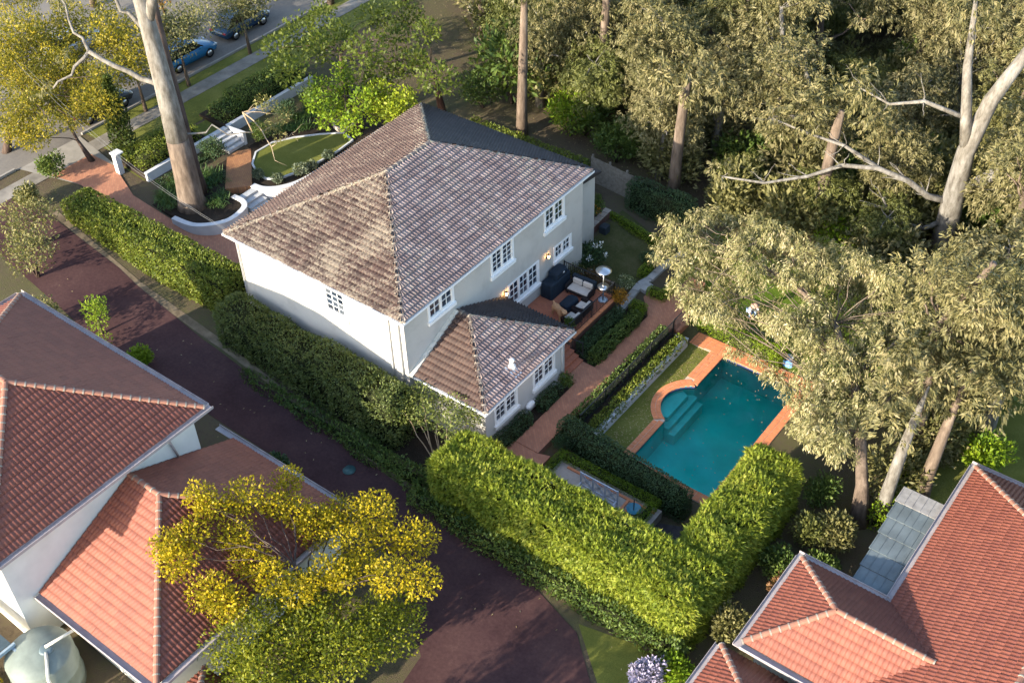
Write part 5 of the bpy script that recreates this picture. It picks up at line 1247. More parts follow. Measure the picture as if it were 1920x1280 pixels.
m = MB(); m.tube([(-21.55, 5.85, 1.5), (-21.6, 5.9, 3), (-21.9, 6.1, 6), (-22.6, 6.6, 10), (-23.6, 7.4, 13.5), (-24.2, 7.8, 17)], [.72, .52, .45, .32, .22, .15], 12); m.build('trunk', BARKD, e)
lv = Leaves()
for c in ((-24.3, 8.0, 17.2, 1.5), (-23.2, 7.2, 14.8, .8)): clump(lv, c[:3], c[3], int(260 * c[3] ** 2), .26, .07, 1.0)
lv.build('crown', [LF_GUMBG], e)
# the twisted twiggy branch over the front lawn is a small bare tree of its own
e = empty('bare_tree', (-22.6, 11.6, 1.68), 'spindly bare-branched tree with tufts of leaves beside the oval lawn', 'tree')
m = MB(); m.tube([(-22.75, 11.7, 1.6), (-22.7, 11.5, 2.6), (-22.7, 11.1, 4.0)], [.07, .06, .05], 7)
P0 = [Vector(p) for p in DEADB]
m.tube([P0[0], jit(P0[0].lerp(P0[1], .5), .15), P0[1], jit(P0[1].lerp(P0[2], .5), .15), P0[2], P0[3]], [.05, .045, .04, .034, .028, .012], 6)
limb(m, P0[2], P0[4], .025, .012, 6, .25); limb(m, P0[4], (-18.2, 11.9, 4.4), .012, .006, 4, .2); limb(m, P0[4], (-18.0, 11.0, 3.7), .012, .006, 4, .2); limb(m, P0[3], (-16.8, 8.9, 3.6), .012, .005, 3, .2)
for q in DEAD: limb(m, P0[1] if q[1] < 12.1 else P0[0], q, .025, .01, 5, .2)
m.build('trunk', TWIG, e)
lv = Leaves()
for q in DEAD: clump(lv, q, .5, 110, .17, .07, .4)
clump(lv, (-18.9, 10.4, 4.0), .4, 60, .17, .07, .4); clump(lv, (-20.4, 10.6, 4.1), .45, 80, .17, .07, .4)
lv.build('crown', [leafmat('leaf_twiggy', [(.07, .08, .02), (.16, .16, .05), (.28, .26, .1), (.4, .33, .16)], .3)], e)
tree('maple_tree', 'bright lime-green leafy tree beside the stone bowl at the front', (-18.4, 16.3, 1.68), [(-18.4, 16.3, 1.6), (-18.4, 16.2, 2.8), (-18.2, 15.6, 3.9), (-18.0, 15.0, 4.8)], .2, T(BRT, .75), BARKD, LF_BRIGHT, n=420, ln=.2, wd=.13, droop=.2, flat=.8)
tree('maple_tree', 'yellow-green leafy tree rising behind the far roof edge', (-15.0, 17.2, 1.02), [(-15.0, 17.2, .9), (-15.0, 16.9, 2.6), (-14.9, 16.3, 4.2)], .15, T(BRT2, .8), BARKD, leafmat('leaf_yellowgreen', [(.07, .11, .006), (.16, .22, .01), (.28, .33, .02), (.4, .42, .05)], .35), n=420, ln=.2, wd=.13, droop=.2)
# multi-stem shrub at the wing corner
e = empty('multistem_shrub', (2.3, -1.0, -.05), 'open multi-stemmed shrub with glossy leaves at the wing corner', 'shrub')
m = MB()
for q in SHR: limb(m, (2.6 + random.uniform(-.15, .15), -1.4 + random.uniform(-.15, .15), -.1), (q[0], q[1] - .1, q[2]), .035, .012, 5, .12, seg=5)
for k in range(6): limb(m, (2.6, -1.4, -.1), (3.2 + random.uniform(-.9, .4), -1.2 + random.uniform(-.3, .4), 1.5), .022, .006, 4, .12, seg=5)
m.build('stems', TWIG, e)
lv = Leaves()
for q in SHR: clump(lv, q, .62, 430, .13, .065, .1)
lv.build('foliage', [leafmat('leaf_glossy', [(.035, .055, .015), (.085, .11, .025), (.16, .19, .045), (.27, .28, .09)], .2, 1.2, .5, .3)], e)
# golden and lime trees before the neighbour's house
tree('golden_tree', 'golden yellow tree spreading over the red tiled roof', (5.0, -11.6, g(5)), [(5.0, -11.6, -.4), (4.9, -11.5, 1.4), (4.4, -11.2, 2.8), (3.8, -11.0, 3.8)], .2, T(YEL, .85) + [(3.6, -12.0, 4.0, .8), (4.6, -11.6, 3.6, .8), (4.9, -10.4, 3.6, .8)], BARKD, LF_YELLOW, n=1000, ln=.135, wd=.085, droop=.3, flat=.75)
tree('lime_tree', 'lime-green tree in front of the golden tree, by the driveway bend', (7.0, -12.4, g(7)), [(7.0, -12.4, -.5), (6.8, -12.5, 1.2), (6.5, -12.7, 2.2)], .17, T(LIM, 1.1), BARKD, leafmat('leaf_limegreen', [(.05, .065, .004), (.11, .135, .006), (.19, .20, .008), (.29, .27, .012)], .3), n=800, ln=.14, wd=.08, droop=.3, flat=.8)
tree('lime_tree', 'small lime-green tree beside the long driveway', (-16.6, -5.0, g(-16.6)), [(-16.6, -5.0, .6), (-16.6, -5.0, 2.0)], .08, [(-16.8, -4.9, 2.6, .7), (-16.3, -5.2, 2.2, .6), (-17.2, -4.7, 1.9, .6), (-16.3, -5.0, 3.0, .5), (-15.7, -5.6, 1.5, .5)], BARKD, LF_BRIGHT, n=450, ln=.15, wd=.08)
# street trees
tree('golden_tree', 'yellow street tree over the brick driveway crossing', (-28.3, 3.6, 2.3), [(-28.3, 3.9, 2.2), (-28.9, 3.7, 3.6), (-30.0, 3.9, 5.0)], .15, T(YL2, 1.15), BARKD, leafmat('leaf_yellowolive', [(.055, .06, .007), (.13, .12, .009), (.25, .2, .012), (.40, .30, .015)], .3), n=800, ln=.16, wd=.085, droop=.3)
tree('golden_tree', 'olive and yellow street tree at the top left corner', (-36, 8, 2.3), [(-36, 8, 2.2), (-35.8, 8, 4.5), (-35.2, 7.8, 6.3)], .2, T(YL3, 1.6), BARKD, MATS['leaf_yellowolive'], n=330, ln=.24, wd=.1, droop=.3)
e = empty('cypress_tree', (-26.9, 5.4, 2.3), 'narrow dark green cypress near the driveway gate', 'tree')
m = MB(); m.tube([(-26.9, 5.4, 2.2), (-26.9, 5.4, 7)], [.14, .03], 8); m.build('trunk', BARKD, e)
lv = Leaves()
for k in range(16):
    t = k / 15; clump(lv, (-26.9 + .05 * math.sin(k * 2.1), 5.4 + .05 * math.cos(k * 1.7), 2.6 + t * 4.9), .62 * (1 - t ** 2.2) + .1, 240, .22, .09, -.5, flat=1.1)
lv.build('crown', [LF_CYP], e)
tree('lime_tree', 'large bright green tree on the street side of the front garden', (-22.2, 19.0, 1.7), [(-22.2, 19.0, 1.5), (-22, 18.8, 3.4), (-21.2, 18.2, 5.2)], .26, T(LIMB[:9], 1.1), BARKD, LF_MIDB, n=260, ln=.25, wd=.15, droop=.2)
tree('lime_tree', 'bright green tree just behind the far roof corner', (-16.2, 21.6, 1.1), [(-16.2, 21.6, 1), (-16.2, 21.2, 3.4), (-15.8, 20.4, 5.2)], .22, T(LIMB[9:], 1.1) + [(-16.5, 19.4, 5.4, 1.1)], BARKD, LF_MIDB, n=260, ln=.25, wd=.15, droop=.2)
tree('autumn_tree', 'orange-tinged tree by the parked cars', (-37.5, 17.5, 2.3), [(-37.5, 17.5, 2.2), (-37.3, 17.4, 4), (-37, 17, 5)], .16, [(-37, 17, 5.6, 1.2), (-38, 18, 5.2, 1.0), (-36.4, 16.4, 5.2, .9), (-37.4, 18.6, 6.2, .9)], BARKD, LF_ORANGE, n=200, ln=.22, wd=.1)
for k, (x, y) in enumerate(((-40, 22), (-36, 25), (-31, 27), (-45, 17), (-27, 30.5), (-41, 30))):
    tree('street_tree', ['olive tree across the street, second from the left', 'olive tree across the street behind the blue car', 'olive tree across the street above the lime tree', 'olive tree across the street at the far left', 'olive tree across the street nearest the bushland', 'olive tree across the street, farthest back'][k], (x, y, 2.35), [(x, y, 2.2), (x + .2, y, 4.5), (x + .3, y + .2, 7)], .22, ball_clumps((x + .2, y, 7.5), 2.4, 2.4, 1.8, 9, 1.2), GUMB, LF_OLIVE if k % 2 else LF_GUMBG, n=170, ln=.3, wd=.1, droop=.6)

for k, (x, y, r_, mt) in enumerate(((-30.2, 9.5, 1.3, MATS['leaf_yellowolive']), (-30.4, 13.2, 1.2, LF_OLIVE), (-30.3, 18.5, 1.3, LF_OLIVE), (-37, 3.5, 1.5, MATS['leaf_yellowolive']))):
    tree('verge_tree', ['thin yellow-olive verge tree beside the charcoal car', 'thin olive verge tree beside the bright blue car', 'thin olive verge tree beside the dark blue car', 'thin yellow-olive tree across the street at the left edge'][k], (x, y, 2.32), [(x, y, 2.2), (x - .2, y + .1, 4), (x - .3, y, 5.6)], .11, ball_clumps((x - .3, y, 6.0), 2.3, 2.3, 1.3, 12, r_ * .8), GUMB, mt, n=260, ln=.2, wd=.09, droop=.3)
tree('golden_tree', 'big yellow-olive tree covering the street at the top left', (-33.5, 1.5, 2.35), [(-33.5, 1.5, 2.2), (-33.2, 2.2, 4.0), (-32.6, 3.4, 5.2)], .22, T(STY, 1.0), BARKD, MATS['leaf_yellowolive'], n=480, ln=.16, wd=.085, droop=.4)
# trees just outside the bottom edge shade the lower driveway
for k, (x, y) in enumerate(((8.5, -19.5), (12.5, -18.5), (16.5, -17.0))):
    tree('shade_tree', ['leafy tree below the driveway bend, first along the bottom edge', 'leafy tree below the driveway bend, second along the bottom edge', 'leafy tree below the driveway bend, third along the bottom edge'][k], (x, y, -.56), [(x, y, -.7), (x, y, 1.8), (x + .1, y, 3.4)], .18, ball_clumps((x, y, 3.8), 1.6, 1.6, 1.3, 9, 1.0), BARKD, LF_MID, n=300, ln=.2, wd=.1)

# ------------------------------------------------------------------ bushland beyond the boundary: gum trees
LF_OLIVE2 = leafmat('leaf_olive_green', [(.045, .055, .015), (.09, .102, .027), (.145, .155, .042), (.21, .21, .072)], .2)
protos = []
for v in range(5):
    h = [10.5, 12.5, 9.0, 13.5, 7.5][v]
    tpts = [(0, 0, -.3), (random.uniform(-.2, .2), random.uniform(-.2, .2), h * .25), (random.uniform(-.5, .5), random.uniform(-.5, .5), h * .5), (random.uniform(-.8, .8), random.uniform(-.8, .8), h * .78)]
    cl = ball_clumps((tpts[3][0], tpts[3][1], h * .62), 2.5, 2.5, h * .30, 24, 1.15, .5)
    e = tree('gum_tree', 'x', (0, 0, 0), tpts, .3 + .02 * v, cl, GUMB if v % 2 else GUMW, [LF_GUMBG, LF_OLIVE, LF_GUMBG, LF_GUMBG, LF_OLIVE2][v], n=470, ln=.22, wd=.066, droop=.7, flat=.75,
             bare=[(tpts[2], (tpts[2][0] + random.uniform(-3, 3), tpts[2][1] + random.uniform(-3, 3), h * .6), .1, .03) for _ in range(2)], group='gum trees in the bushland')
    protos.append(e)
forest = [(-14, 24.5), (-3, 23.4), (16, 23.2), (18.2, 21), (18.6, 10.5), (20.2, 9), (21.2, 14), (23.2, 20), (22, 34), (14, 58), (-4, 60), (-22, 44), (-24, 34)]
def inpoly(x, y, poly):
    c = False
    for i in range(len(poly)):
        x1, y1 = poly[i]; x2, y2 = poly[(i + 1) % len(poly)]
        if (y1 > y) != (y2 > y) and x < (x2 - x1) * (y - y1) / (y2 - y1) + x1: c = not c
    return c
spots = []
rf = random.Random(11)
for _ in range(6000):
    x, y = rf.uniform(-25, 24), rf.uniform(8, 60)
    if not inpoly(x, y, forest) or (x - 14.6) ** 2 + (y - 27) ** 2 < 9: continue
    if 19 < y < 27 and abs(x - (14.7 + (27 - y) * .254)) < 2.3: continue
    if any((x - a) ** 2 + (y - b) ** 2 < (3.0 + .02 * y) ** 2 for a, b in spots): continue
    spots.append((x, y))
spots.sort(key=lambda s: s[1])
ORD = ['first', 'second', 'third', 'fourth', 'fifth', 'sixth', 'seventh', 'eighth', 'ninth', 'tenth', 'eleventh', 'twelfth', 'thirteenth', 'fourteenth']
rows = []; per = 12
for i in range(0, len(spots), per): rows.append(sorted(spots[i:i + per]))
used = set()
for ri, row in enumerate(rows):
    for ci, (x, y) in enumerate(row):
        near = (y < 26 and x < 17)
        v = rf.choice([2, 4, 4]) if near else rf.randrange(5)
        if v == 4 and not near and rf.random() < .5: v = 0
        if v in used: o = copy_tree(protos[v])
        else: o = protos[v]; used.add(v)
        o.location = (x, y, g(x)); o.rotation_euler = (0, 0, rf.uniform(0, 6.28)); s_ = rf.uniform(.78, 1.12) * (.62 if near and 3 < x < 15 else 1); o.scale = (s_, s_, s_)
        o['label'] = '%s bushland gum tree from the left in the %s row behind the lot' % (ORD[ci].capitalize(), ORD[ri])
        tone = {0: 'grey-green', 1: 'olive', 2: 'grey-green', 3: 'grey-green', 4: 'dark green'}[v]
        o['label'] = '%s from the left, %s gum in bushland row %s behind the lot' % (ORD[ci], tone, ORD[ri])
for v in range(5):
    if v not in used:
        for ch in list(protos[v].children): bpy.data.objects.remove(ch)
        bpy.data.objects.remove(protos[v])
# the big forked white gum on the right
e = empty('gum_tree', (14.7, 27.2, -.56), 'big white forked gum with bare curving limbs in the bushland', 'tree')
m = MB(); m.tube([(14.8, 27.4, -.8), (14.75, 27.1, 1.5), (14.8, 26.7, 4.2), (14.9, 26.4, 7), (15.4, 26.6, 10), (16.6, 27.4, 13.5)], [.85, .62, .55, .46, .38, .25], 14)
m.tube([(14.8, 26.7, 4.2), (16.2, 27.0, 5.6), (17.8, 27.6, 7.2), (19.6, 28.6, 9.4)], [.36, .32, .27, .18], 10)
m.tube([(14.9, 26.4, 7), (14.6, 26.0, 9), (14.0, 26.2, 11.5), (13.6, 26.6, 14), (13.3, 26.9, 15.6)], [.34, .28, .22, .13, .03], 10)
for pts, r_ in (([(14.75, 26.8, 3.6), (13.6, 26.0, 3.9), (12.6, 25.4, 4.9), (11.2, 24.6, 5.6), (9.6, 23.8, 5.5), (8.2, 22.8, 4.9), (6.4, 21.4, 4.6), (4.6, 20.2, 4.9)], .2), ([(11.2, 24.6, 5.6), (9.4, 24.4, 6.4), (7.6, 24.0, 6.6), (5.6, 23.2, 7.3)], .13), ([(14.75, 26.9, 2.4), (13.8, 26.0, 2.0), (12.8, 25.2, 2.3), (12.2, 24.6, 3.4), (11.9, 24.2, 4.2)], .16), ([(14.6, 26.0, 9), (12.6, 25.2, 9.6), (11.0, 24.8, 9.2), (9.6, 24.4, 9.8)], .14), ([(17.8, 27.6, 7.2), (18.0, 26.6, 8.8), (18.6, 25.6, 9.6)], .12)):
    for k in range(1, len(pts)):
        for _ in range(3): limb(m, pts[k], jit(Vector(pts[k]) + Vector((-.5, -.2, .5)), .9), r_ * .3 * (1 - .6 * k / len(pts)), .008, 4, .2, seg=5)
    m.tube([jit(p, .08) if 0 < k < len(pts) - 1 else p for k, p in enumerate(pts)], [r_ * (1 - .75 * k / (len(pts) - 1)) for k in range(len(pts))], 8)
m.build('trunk', GUMW, e)
lv = Leaves()
for c in ((4.4, 20.4, 5.2, .9), (5.4, 23.2, 7.6, 1.0), (9.4, 24.4, 10.2, 1.1), (18.8, 25.4, 10, 1.1), (13.4, 26.8, 14.4, 1.6), (16.8, 27.6, 14, 1.5), (19.8, 28.8, 10, 1.3)): clump(lv, c[:3], c[3], int(220 * c[3] ** 2), .3, .08, 1.0)
lv.build('crown', [LF_GUMBG], e)
# straight trunks seen between the crowns
for k, (x, y, h, lab) in enumerate(((-10.6, 22.6, 11, 'straight brown gum trunk standing just behind the dark roof slope'), (-8.2, 27.6, 12, 'straight pale gum trunk beyond the bright green bush'), (.2, 22.9, 8, 'brown gum trunk rising behind the tall dark hedge'), (8.4, 24.6, 8, 'pinkish gum trunk below the bare curving limb'))):
    e = empty('gum_tree', (x, y, g(x)), lab, 'tree'); m = MB()
    m.tube([(x, y, g(x) - .3), (x + .05, y, 3), (x + .2, y + .1, 7), (x + .3, y + .2, h)], [.42, .33, .27, .16], 10); m.build('trunk', GUMB, e); lv = Leaves()
    for q in ball_clumps((x + .3, y + .3, h + .6), 2.2, 2.2, 1.6, 8, 1.1): clump(lv, q[:3], q[3], int(220 * q[3] ** 2), .32, .09, .8)
    lv.build('crown', [LF_GUMBG], e)
und = []
for v, mt in enumerate((LF_OLIVE, LF_GUMBG, LF_MID)):
    und.append(shrub('understorey_bush', 'x', (0, 0, 0), 1.5, mt, 1500, .24, .1, group='understorey bushes in the bushland'))
uu = set(); us = []
for _ in range(4000):
    x, y = rf.uniform(-24, 23.5), rf.uniform(9, 58)
    if not inpoly(x, y, forest) or any((x - a) ** 2 + (y - b) ** 2 < (1.9 + .03 * y) ** 2 for a, b in us): continue
    if 19 < y < 27 and abs(x - (14.7 + (27 - y) * .254)) < 1.8: continue
    us.append((x, y))
us.sort(key=lambda s: s[1])
WHERE = lambda x: 'behind the house' if x < -3 else 'behind the side lawn' if x < 4 else 'behind the tree lawn' if x < 12 else 'near the white gum' if x < 17 else 'beyond the back corner'
DEP = lambda y: 'at the front edge of the bushland' if y < 27 else 'in the middle of the bushland' if y < 40 else 'at the far back of the bushland'
cnt = {}
for i, (x, y) in enumerate(us):
    v = rf.randrange(3); o = copy_tree(und[v]) if v in uu else und[v]; uu.add(v)
    o.location = (x, y, g(x) - .1); o.rotation_euler = (0, 0, rf.uniform(0, 6.28)); q = rf.uniform(1.0, 2.0); o.scale = (q, q, q * rf.uniform(.7, 1.2))
    kk = (v, DEP(y), WHERE(x)); cnt[kk] = cnt.get(kk, 0) + 1
    o['label'] = '%s %s bush %s, %s' % (ORD[min(13, cnt[kk] - 1)], ('olive', 'grey-green', 'dark green')[v], DEP(y), WHERE(x))
US = [(-8.2, 24.4, 1.9, LF_BRIGHT, 'bright lime bush below the straight gum trunks'), (-4.5, 24.0, 1.5, LF_MID, 'mid-green bush behind the timber fence'), (3.2, 23.4, 1.4, LF_OLIVE, 'olive bush behind the dark hedge'), (-14.5, 23.6, 1.6, LF_MID, 'green bush behind the far roof corner'), (10.6, 23.6, 1.7, LF_BRIGHT, 'lime bush under the bare curving limb'), (13.0, 24.8, 1.5, LF_BRIGHT, 'lime bush left of the white gum trunk'), (6.6, 23.0, 1.5, LF_GUMBG, 'grey-green bush behind the tree lawn'), (17.6, 24.4, 1.4, LF_OLIVE, 'olive bush at the foot of the white gum'), (-1.5, 26.0, 1.6, LF_OLIVE, 'olive bush deeper behind the timber fence'), (18.6, 18.5, 1.6, LF_GUMBG, 'grey-green bush beyond the back corner'), (20.3, 12.6, 1.4, LF_GUMBG, 'grey-green bush beside the neighbouring back lawn'), (22.4, 13.4, 1.3, LF_BRIGHT, 'lime bush on the neighbouring back lawn'), (18.9, 5.4, 1.0, LF_OLIVE, 'olive bush outside the conifer hedge corner')]
for x, y, r_, mt, lab in US: shrub('shrub', lab, (x, y, g(x)), r_, mt, 1700, .22, .1, group='bushland shrubs')
for x, y, r_, mt, lab in ((17.7, 2.6, .9, LF_MID, 'dark green bush outside the conifer hedge arm'), (18.0, 5.0, 1.0, LF_OLIVE2, 'olive-green bush between the conifer hedge and the gum trunks'), (19.2, 3.6, .8, LF_MID, 'green bush in front of the carport roof'), (17.4, 7.2, .9, LF_MID, 'dark bush at the end of the conifer hedge arm'), (17.6, -1.2, .9, LF_OLIVE, 'olive bush outside the conifer hedge by the red roofs'), (18.6, 1.8, .8, LF_RUST, 'rusty red bush by the small red roof'), (16.2, -5.0, .8, LF_PURPLE, 'lilac flowering bush at the driveway bend'), (17.0, -4.2, .8, LF_BRIGHT, 'lime bush beside the lilac bush'), (-24.5, -3.0, 1.8, LF_OLIVE, 'large olive bush at the head of the long driveway'), (-22.5, -4.4, 1.7, LF_OLIVE, 'olive bush beside the neighbour roof end'), (-28.6, 1.5, .9, LF_MID, 'round green bush beside the brick crossing'), (-27.4, -1.2, .8, LF_OLIVE, 'low olive bush by the driveway entrance'), (-19.0, -6.6, 1.2, LF_OLIVE, 'olive bush behind the small lime tree'), (-3.0, -6.0, .6, LF_DARK, 'dark bush tucked beside the red roof corner'), (-13, -5.4, .6, LF_BRIGHT, 'little lime bush along the neighbour wall')):
    shrub('shrub', lab, (x, y, g(x)), r_, mt, 1300, .17, .09)
hedge('hedge', 'rough dark hedge outside the lot along the driveway', [(-9, 3.0, -3.1, -2.3, -.5, .9), (2.8, 16.8, -3.75, -3.05, -.6, .7)], LF_MID, dens=170, ln=.15, wd=.075, amp=.22, ls=1.1, rnd_corner=.3)
hedge('hedge', 'clipped lime hedge across the neighbouring back lawn', [(19.6, 20.3, 7.4, 13.2, -.56, .5)], LF_LIME, dens=120, ln=.14, wd=.08, amp=.08)

# ------------------------------------------------------------------ neighbour on the left
N1 = empty('neighbour_house', (-7, -13, 0), 'two-storey house with bright terracotta hip roofs beside the driveway', 'house')
m = MB(); m.box(-15.9, -4.05, -18.3, -8.85, 0, 5.95); m.build('wall', CREAM, N1)
m = MB(); m.box(-4.05, 2.55, -17.0, -7.65, -.5, 2.82); m.build('lower_wall', CREAM, N1)
tr = TiledRoof(N1, 'upper_roof', .33, .36)
RED = [TERRA] * 4
hip(tr, -16.3, -3.65, -18.7, -8.45, 6.0, 8.55, RED, [TERRACAP] * 5, ((-11.2, -13.57), (-8.78, -13.57)))
tr.finish(150, MATS['roof_underlay'], SOFF(-16.3, -3.65, -18.7, -8.45, 5.92), mortar=False)
gutters(N1, -16.3, -3.65, -18.7, -8.45, 5.9, GUTTER_GREY, .28, .14)
tr = TiledRoof(N1, 'lower_roof', .33, .36)
a_, b_, ze_, zr_ = -2.15, -12.33, 2.9, 5.15
tr.face((-4.0, -17.4, ze_), (2.95, -17.4, ze_), (a_, b_, zr_), (-4.0, b_, zr_), TERRA); tr.face((2.95, -17.4, ze_), (2.95, -7.25, ze_), (a_, b_, zr_), (a_, b_, zr_), TERRA); tr.face((2.95, -7.25, ze_), (-4.0, -7.25, ze_), (-4.0, b_, zr_), (a_, b_, zr_), TERRA)
tr.cap((2.95, -17.4, ze_), (a_, b_, zr_), TERRACAP); tr.cap((2.95, -7.25, ze_), (a_, b_, zr_), TERRACAP); tr.cap((a_, b_, zr_), (-4.0, b_, zr_), TERRACAP)
tr.finish(150, MATS['roof_underlay'], SOFF(-4.0, 2.95, -17.4, -7.25, 2.84), mortar=False)
for a, b in (((-4.0, -17.4), (2.95, -17.4)), ((2.95, -17.4), (2.95, -7.25)), ((2.95, -7.25), (-4.9, -7.25))):
    d = Vector((b[0] - a[0], b[1] - a[1], 0)); l = d.length; d.normalize(); nrm = Vector((d.y, -d.x, 0)); m = MB(); o = Vector((*a, 2.78)); m.obox(o, d, nrm, ZAX, l + .26, .26, .04); m.obox(o + nrm * .26, d, nrm, ZAX, l + .26, .02, .14); m.build('gutter', GUTTER_GREY, N1)
m = MB(); m.tube([(-4.0, -10.2, 5.85), (-3.98, -10.2, 5.2), (-3.98, -10.0, 4.2)], .05, 8); m.build('downpipe', GUTTER_GREY, N1)
tr = TiledRoof(N1, 'porch_roof', .33, .36); hip(tr, 3.3, 6.1, -18.4, -15.6, 2.1, 3.0, RED, [TERRACAP] * 5, ((4.69, -17.0), (4.71, -17.0))); tr.finish(0, MATS['roof_underlay'], SOFF(3.3, 6.1, -18.4, -15.6, 2.04), mortar=False)
m = MB(); m.box(3.5, 5.9, -18.2, -15.8, -.5, 2.05); m.build('porch_wall', CREAM, N1)
# rain tank with inlet pipes
e = empty('water_tank', (-2.4, -19.0, 0), 'grey-green cylindrical rainwater tank by the neighbour house', 'tank')
tx, ty = -2.3, -18.95
m = MB(); m.lathe([(1.28, 0), (1.28, .5), (1.31, .55), (1.28, .6), (1.28, 1.2), (1.31, 1.25), (1.28, 1.3), (1.28, 2.1), (1.2, 2.2), (.6, 2.42), (.2, 2.5)], (tx, ty, 0), 36); m.build('body', plain('tank_green', (.17, .2, .18), .55, .35, var=.2, vs=1.5), e)
m = MB(); m.lathe([(.26, 0), (.28, .12), (.2, .16)], (tx + .35, ty + .2, 2.36), 18); m.build('lid', plain('tank_lid', (.10, .14, .16), .5, .3), e)
m = MB(); m.tube([(tx + .35, ty + .2, 2.6), (tx + .7, ty + 1.3, 2.72)], .06, 8); m.build('inlet_pipe', plain('pipe_cream', (.6, .58, .5), .5, .3), e); m = MB(); m.tube([(tx + .5, ty + .1, 2.5), (tx + 1.3, ty - .5, 2.2), (tx + 1.36, ty - .55, .1)], .06, 8); m.build('overflow_pipe', MATS['pipe_cream'], e)
e = empty('pergola', (-5.6, -20.5, 0), 'blue-grey beamed pergola in the bottom left corner', 'pergola')
PG = plain('pergola_blue', (.24, .31, .36), .6, .3)
for k in range(5): m = MB(); m.box(-8 + k * 1.2, -7.9 + k * 1.2, -22.5, -19.3, 2.35, 2.5); m.build('rafter', PG, e)
for y in (-22.3, -20.9, -19.5): m = MB(); m.box(-8.2, -2.9, y, y + .1, 2.2, 2.35); m.build('beam', PG, e)
for x, y in ((-8, -22.2), (-3.2, -22.2), (-3.2, -19.5), (-8, -19.5)): m = MB(); m.box(x, x + .1, y, y + .1, 0, 2.2); m.build('post', PG, e)
for k in range(4): m = MB(); m.box(-7.88 + k * 1.2, -6.82 + k * 1.2, -22.4, -19.4, 2.505, 2.515); m.build('roof_sheet', plain('pergola_sheet', (.05, .075, .09), .2, .5, bstr=0), e)
shrub('shrub', 'lime-green bush below the red roof gutter', (-.2, -19.4, 0), .8, LF_BRIGHT, 900, .15, .08)
shrub('shrub', 'yellow-green bush at the foot of the rainwater tank', (-4.0, -20.6, 0), .5, LF_YELLOW, 600, .12, .07)
m = MB(); m.lathe([(.3, 0), (.3, .02)], (-.6, -3.9, g(-.6) + .024), 16); tag(m.build('drain_cover', plain('drain_teal', (.04, .09, .09), .5, .3)), 'dark round drain cover on the burgundy driveway', 'drain cover')

# ------------------------------------------------------------------ neighbours on the right
N2 = empty('neighbour_house', (26, 0, -.5), 'single-storey house with red terracotta roofs at the bottom right', 'house')
m = MB(); m.box(23.1, 32.6, -7.6, 9.6, -.6, 2.82); m.box(19.5, 23.1, -2.95, 1.05, -.6, 2.82); m.box(18.8, 23.1, -9, -3.6, -.6, 2.3); m.build('wall', CREAM, N2)
tr = TiledRoof(N2, 'main_roof', .33, .36); hip(tr, 22.75, 33, -8, 10, 2.9, 5.45, RED, [TERRACAP] * 5, ((27.87, -2.9), (27.87, 4.9))); tr.finish(170, MATS['roof_underlay'], SOFF(22.75, 33, -8, 10, 2.84), mortar=False)
tr = TiledRoof(N2, 'bay_roof', .33, .36); A1_, yb_ = 21.5, -.93
tr.face((19.1, -3.3, 2.92), (25.4, -3.3, 2.92), (25.4, yb_, 4.1), (A1_, yb_, 4.1), TERRA); tr.face((25.4, 1.45, 2.92), (19.1, 1.45, 2.92), (A1_, yb_, 4.1), (25.4, yb_, 4.1), TERRA); tr.face((19.1, 1.45, 2.92), (19.1, -3.3, 2.92), (A1_, yb_, 4.1), (A1_, yb_, 4.1), TERRA)
tr.cap((19.1, -3.3, 2.92), (A1_, yb_, 4.1), TERRACAP); tr.cap((19.1, 1.45, 2.92), (A1_, yb_, 4.1), TERRACAP); tr.cap((25.2, yb_, 4.1), (A1_, yb_, 4.1), TERRACAP); tr.finish(130, MATS['roof_underlay'], SOFF(19.1, 23.4, -3.3, 1.45, 2.86), mortar=False)
tr = TiledRoof(N2, 'garage_roof', .33, .36); hip(tr, 18.4, 24, -9.4, -3.5, 2.3, 3.7, RED, [TERRACAP] * 5, ((21.2, -6.6), (21.2, -6.3))); tr.finish(0, MATS['roof_underlay'], SOFF(18.4, 24, -9.4, -3.5, 2.24), mortar=False)
def gut1(parent, a, b, z, w=.26):
    d = Vector((b[0] - a[0], b[1] - a[1], 0)); l = d.length; d.normalize(); nrm = Vector((d.y, -d.x, 0)); m = MB(); o = Vector((*a, z)); m.obox(o, d, nrm, ZAX, l + w, w, .04); m.obox(o + nrm * w, d, nrm, ZAX, l + w, .02, .14); m.build('gutter', GUTTER_GREY, parent)
gut1(N2, (22.75, 10), (22.75, 1.6), 2.78); gut1(N2, (33, 10), (22.75, 10), 2.78); gut1(N2, (19.1, 1.45), (19.1, -3.3), 2.8); gut1(N2, (19.1, -3.3), (22.6, -3.3), 2.8); gut1(N2, (22.6, 1.45), (19.1, 1.45), 2.8); gut1(N2, (18.4, -3.5), (18.4, -9.4), 2.18)
e = empty('carport', (21.7, 4.6, -.5), 'grey metal sheet carport roof between the red roofs and the bushland', 'carport')
for k in range(6):
    y0 = 1.8 + k * .95; m = MB(); x0 = 21.0 - k * .06; x1 = 22.7 - k * .02
    m.box(x0, x1, y0 + .01, y0 + .94, 2.55 + .02 * k, 2.58 + .02 * k)
    for j in range(5): m.box(x0 + .02 + j * .34, x0 + .05 + j * .34, y0 + .02, y0 + .93, 2.58 + .02 * k, 2.6 + .02 * k)
    m.build('roof_sheet', plain('carport_old', (.26, .25, .24), .6, .3, var=.25) if k == 5 else plain('carport_metal', (.115, .14, .15), .45, .4, var=.25, vs=1.2), e)
for x, y in ((21.0, 1.95), (20.75, 7.3), (22.5, 7.3)): m = MB(); m.box(x, x + .09, y, y + .09, -.6, 2.55); m.build('post', GUTTER_GREY, e)
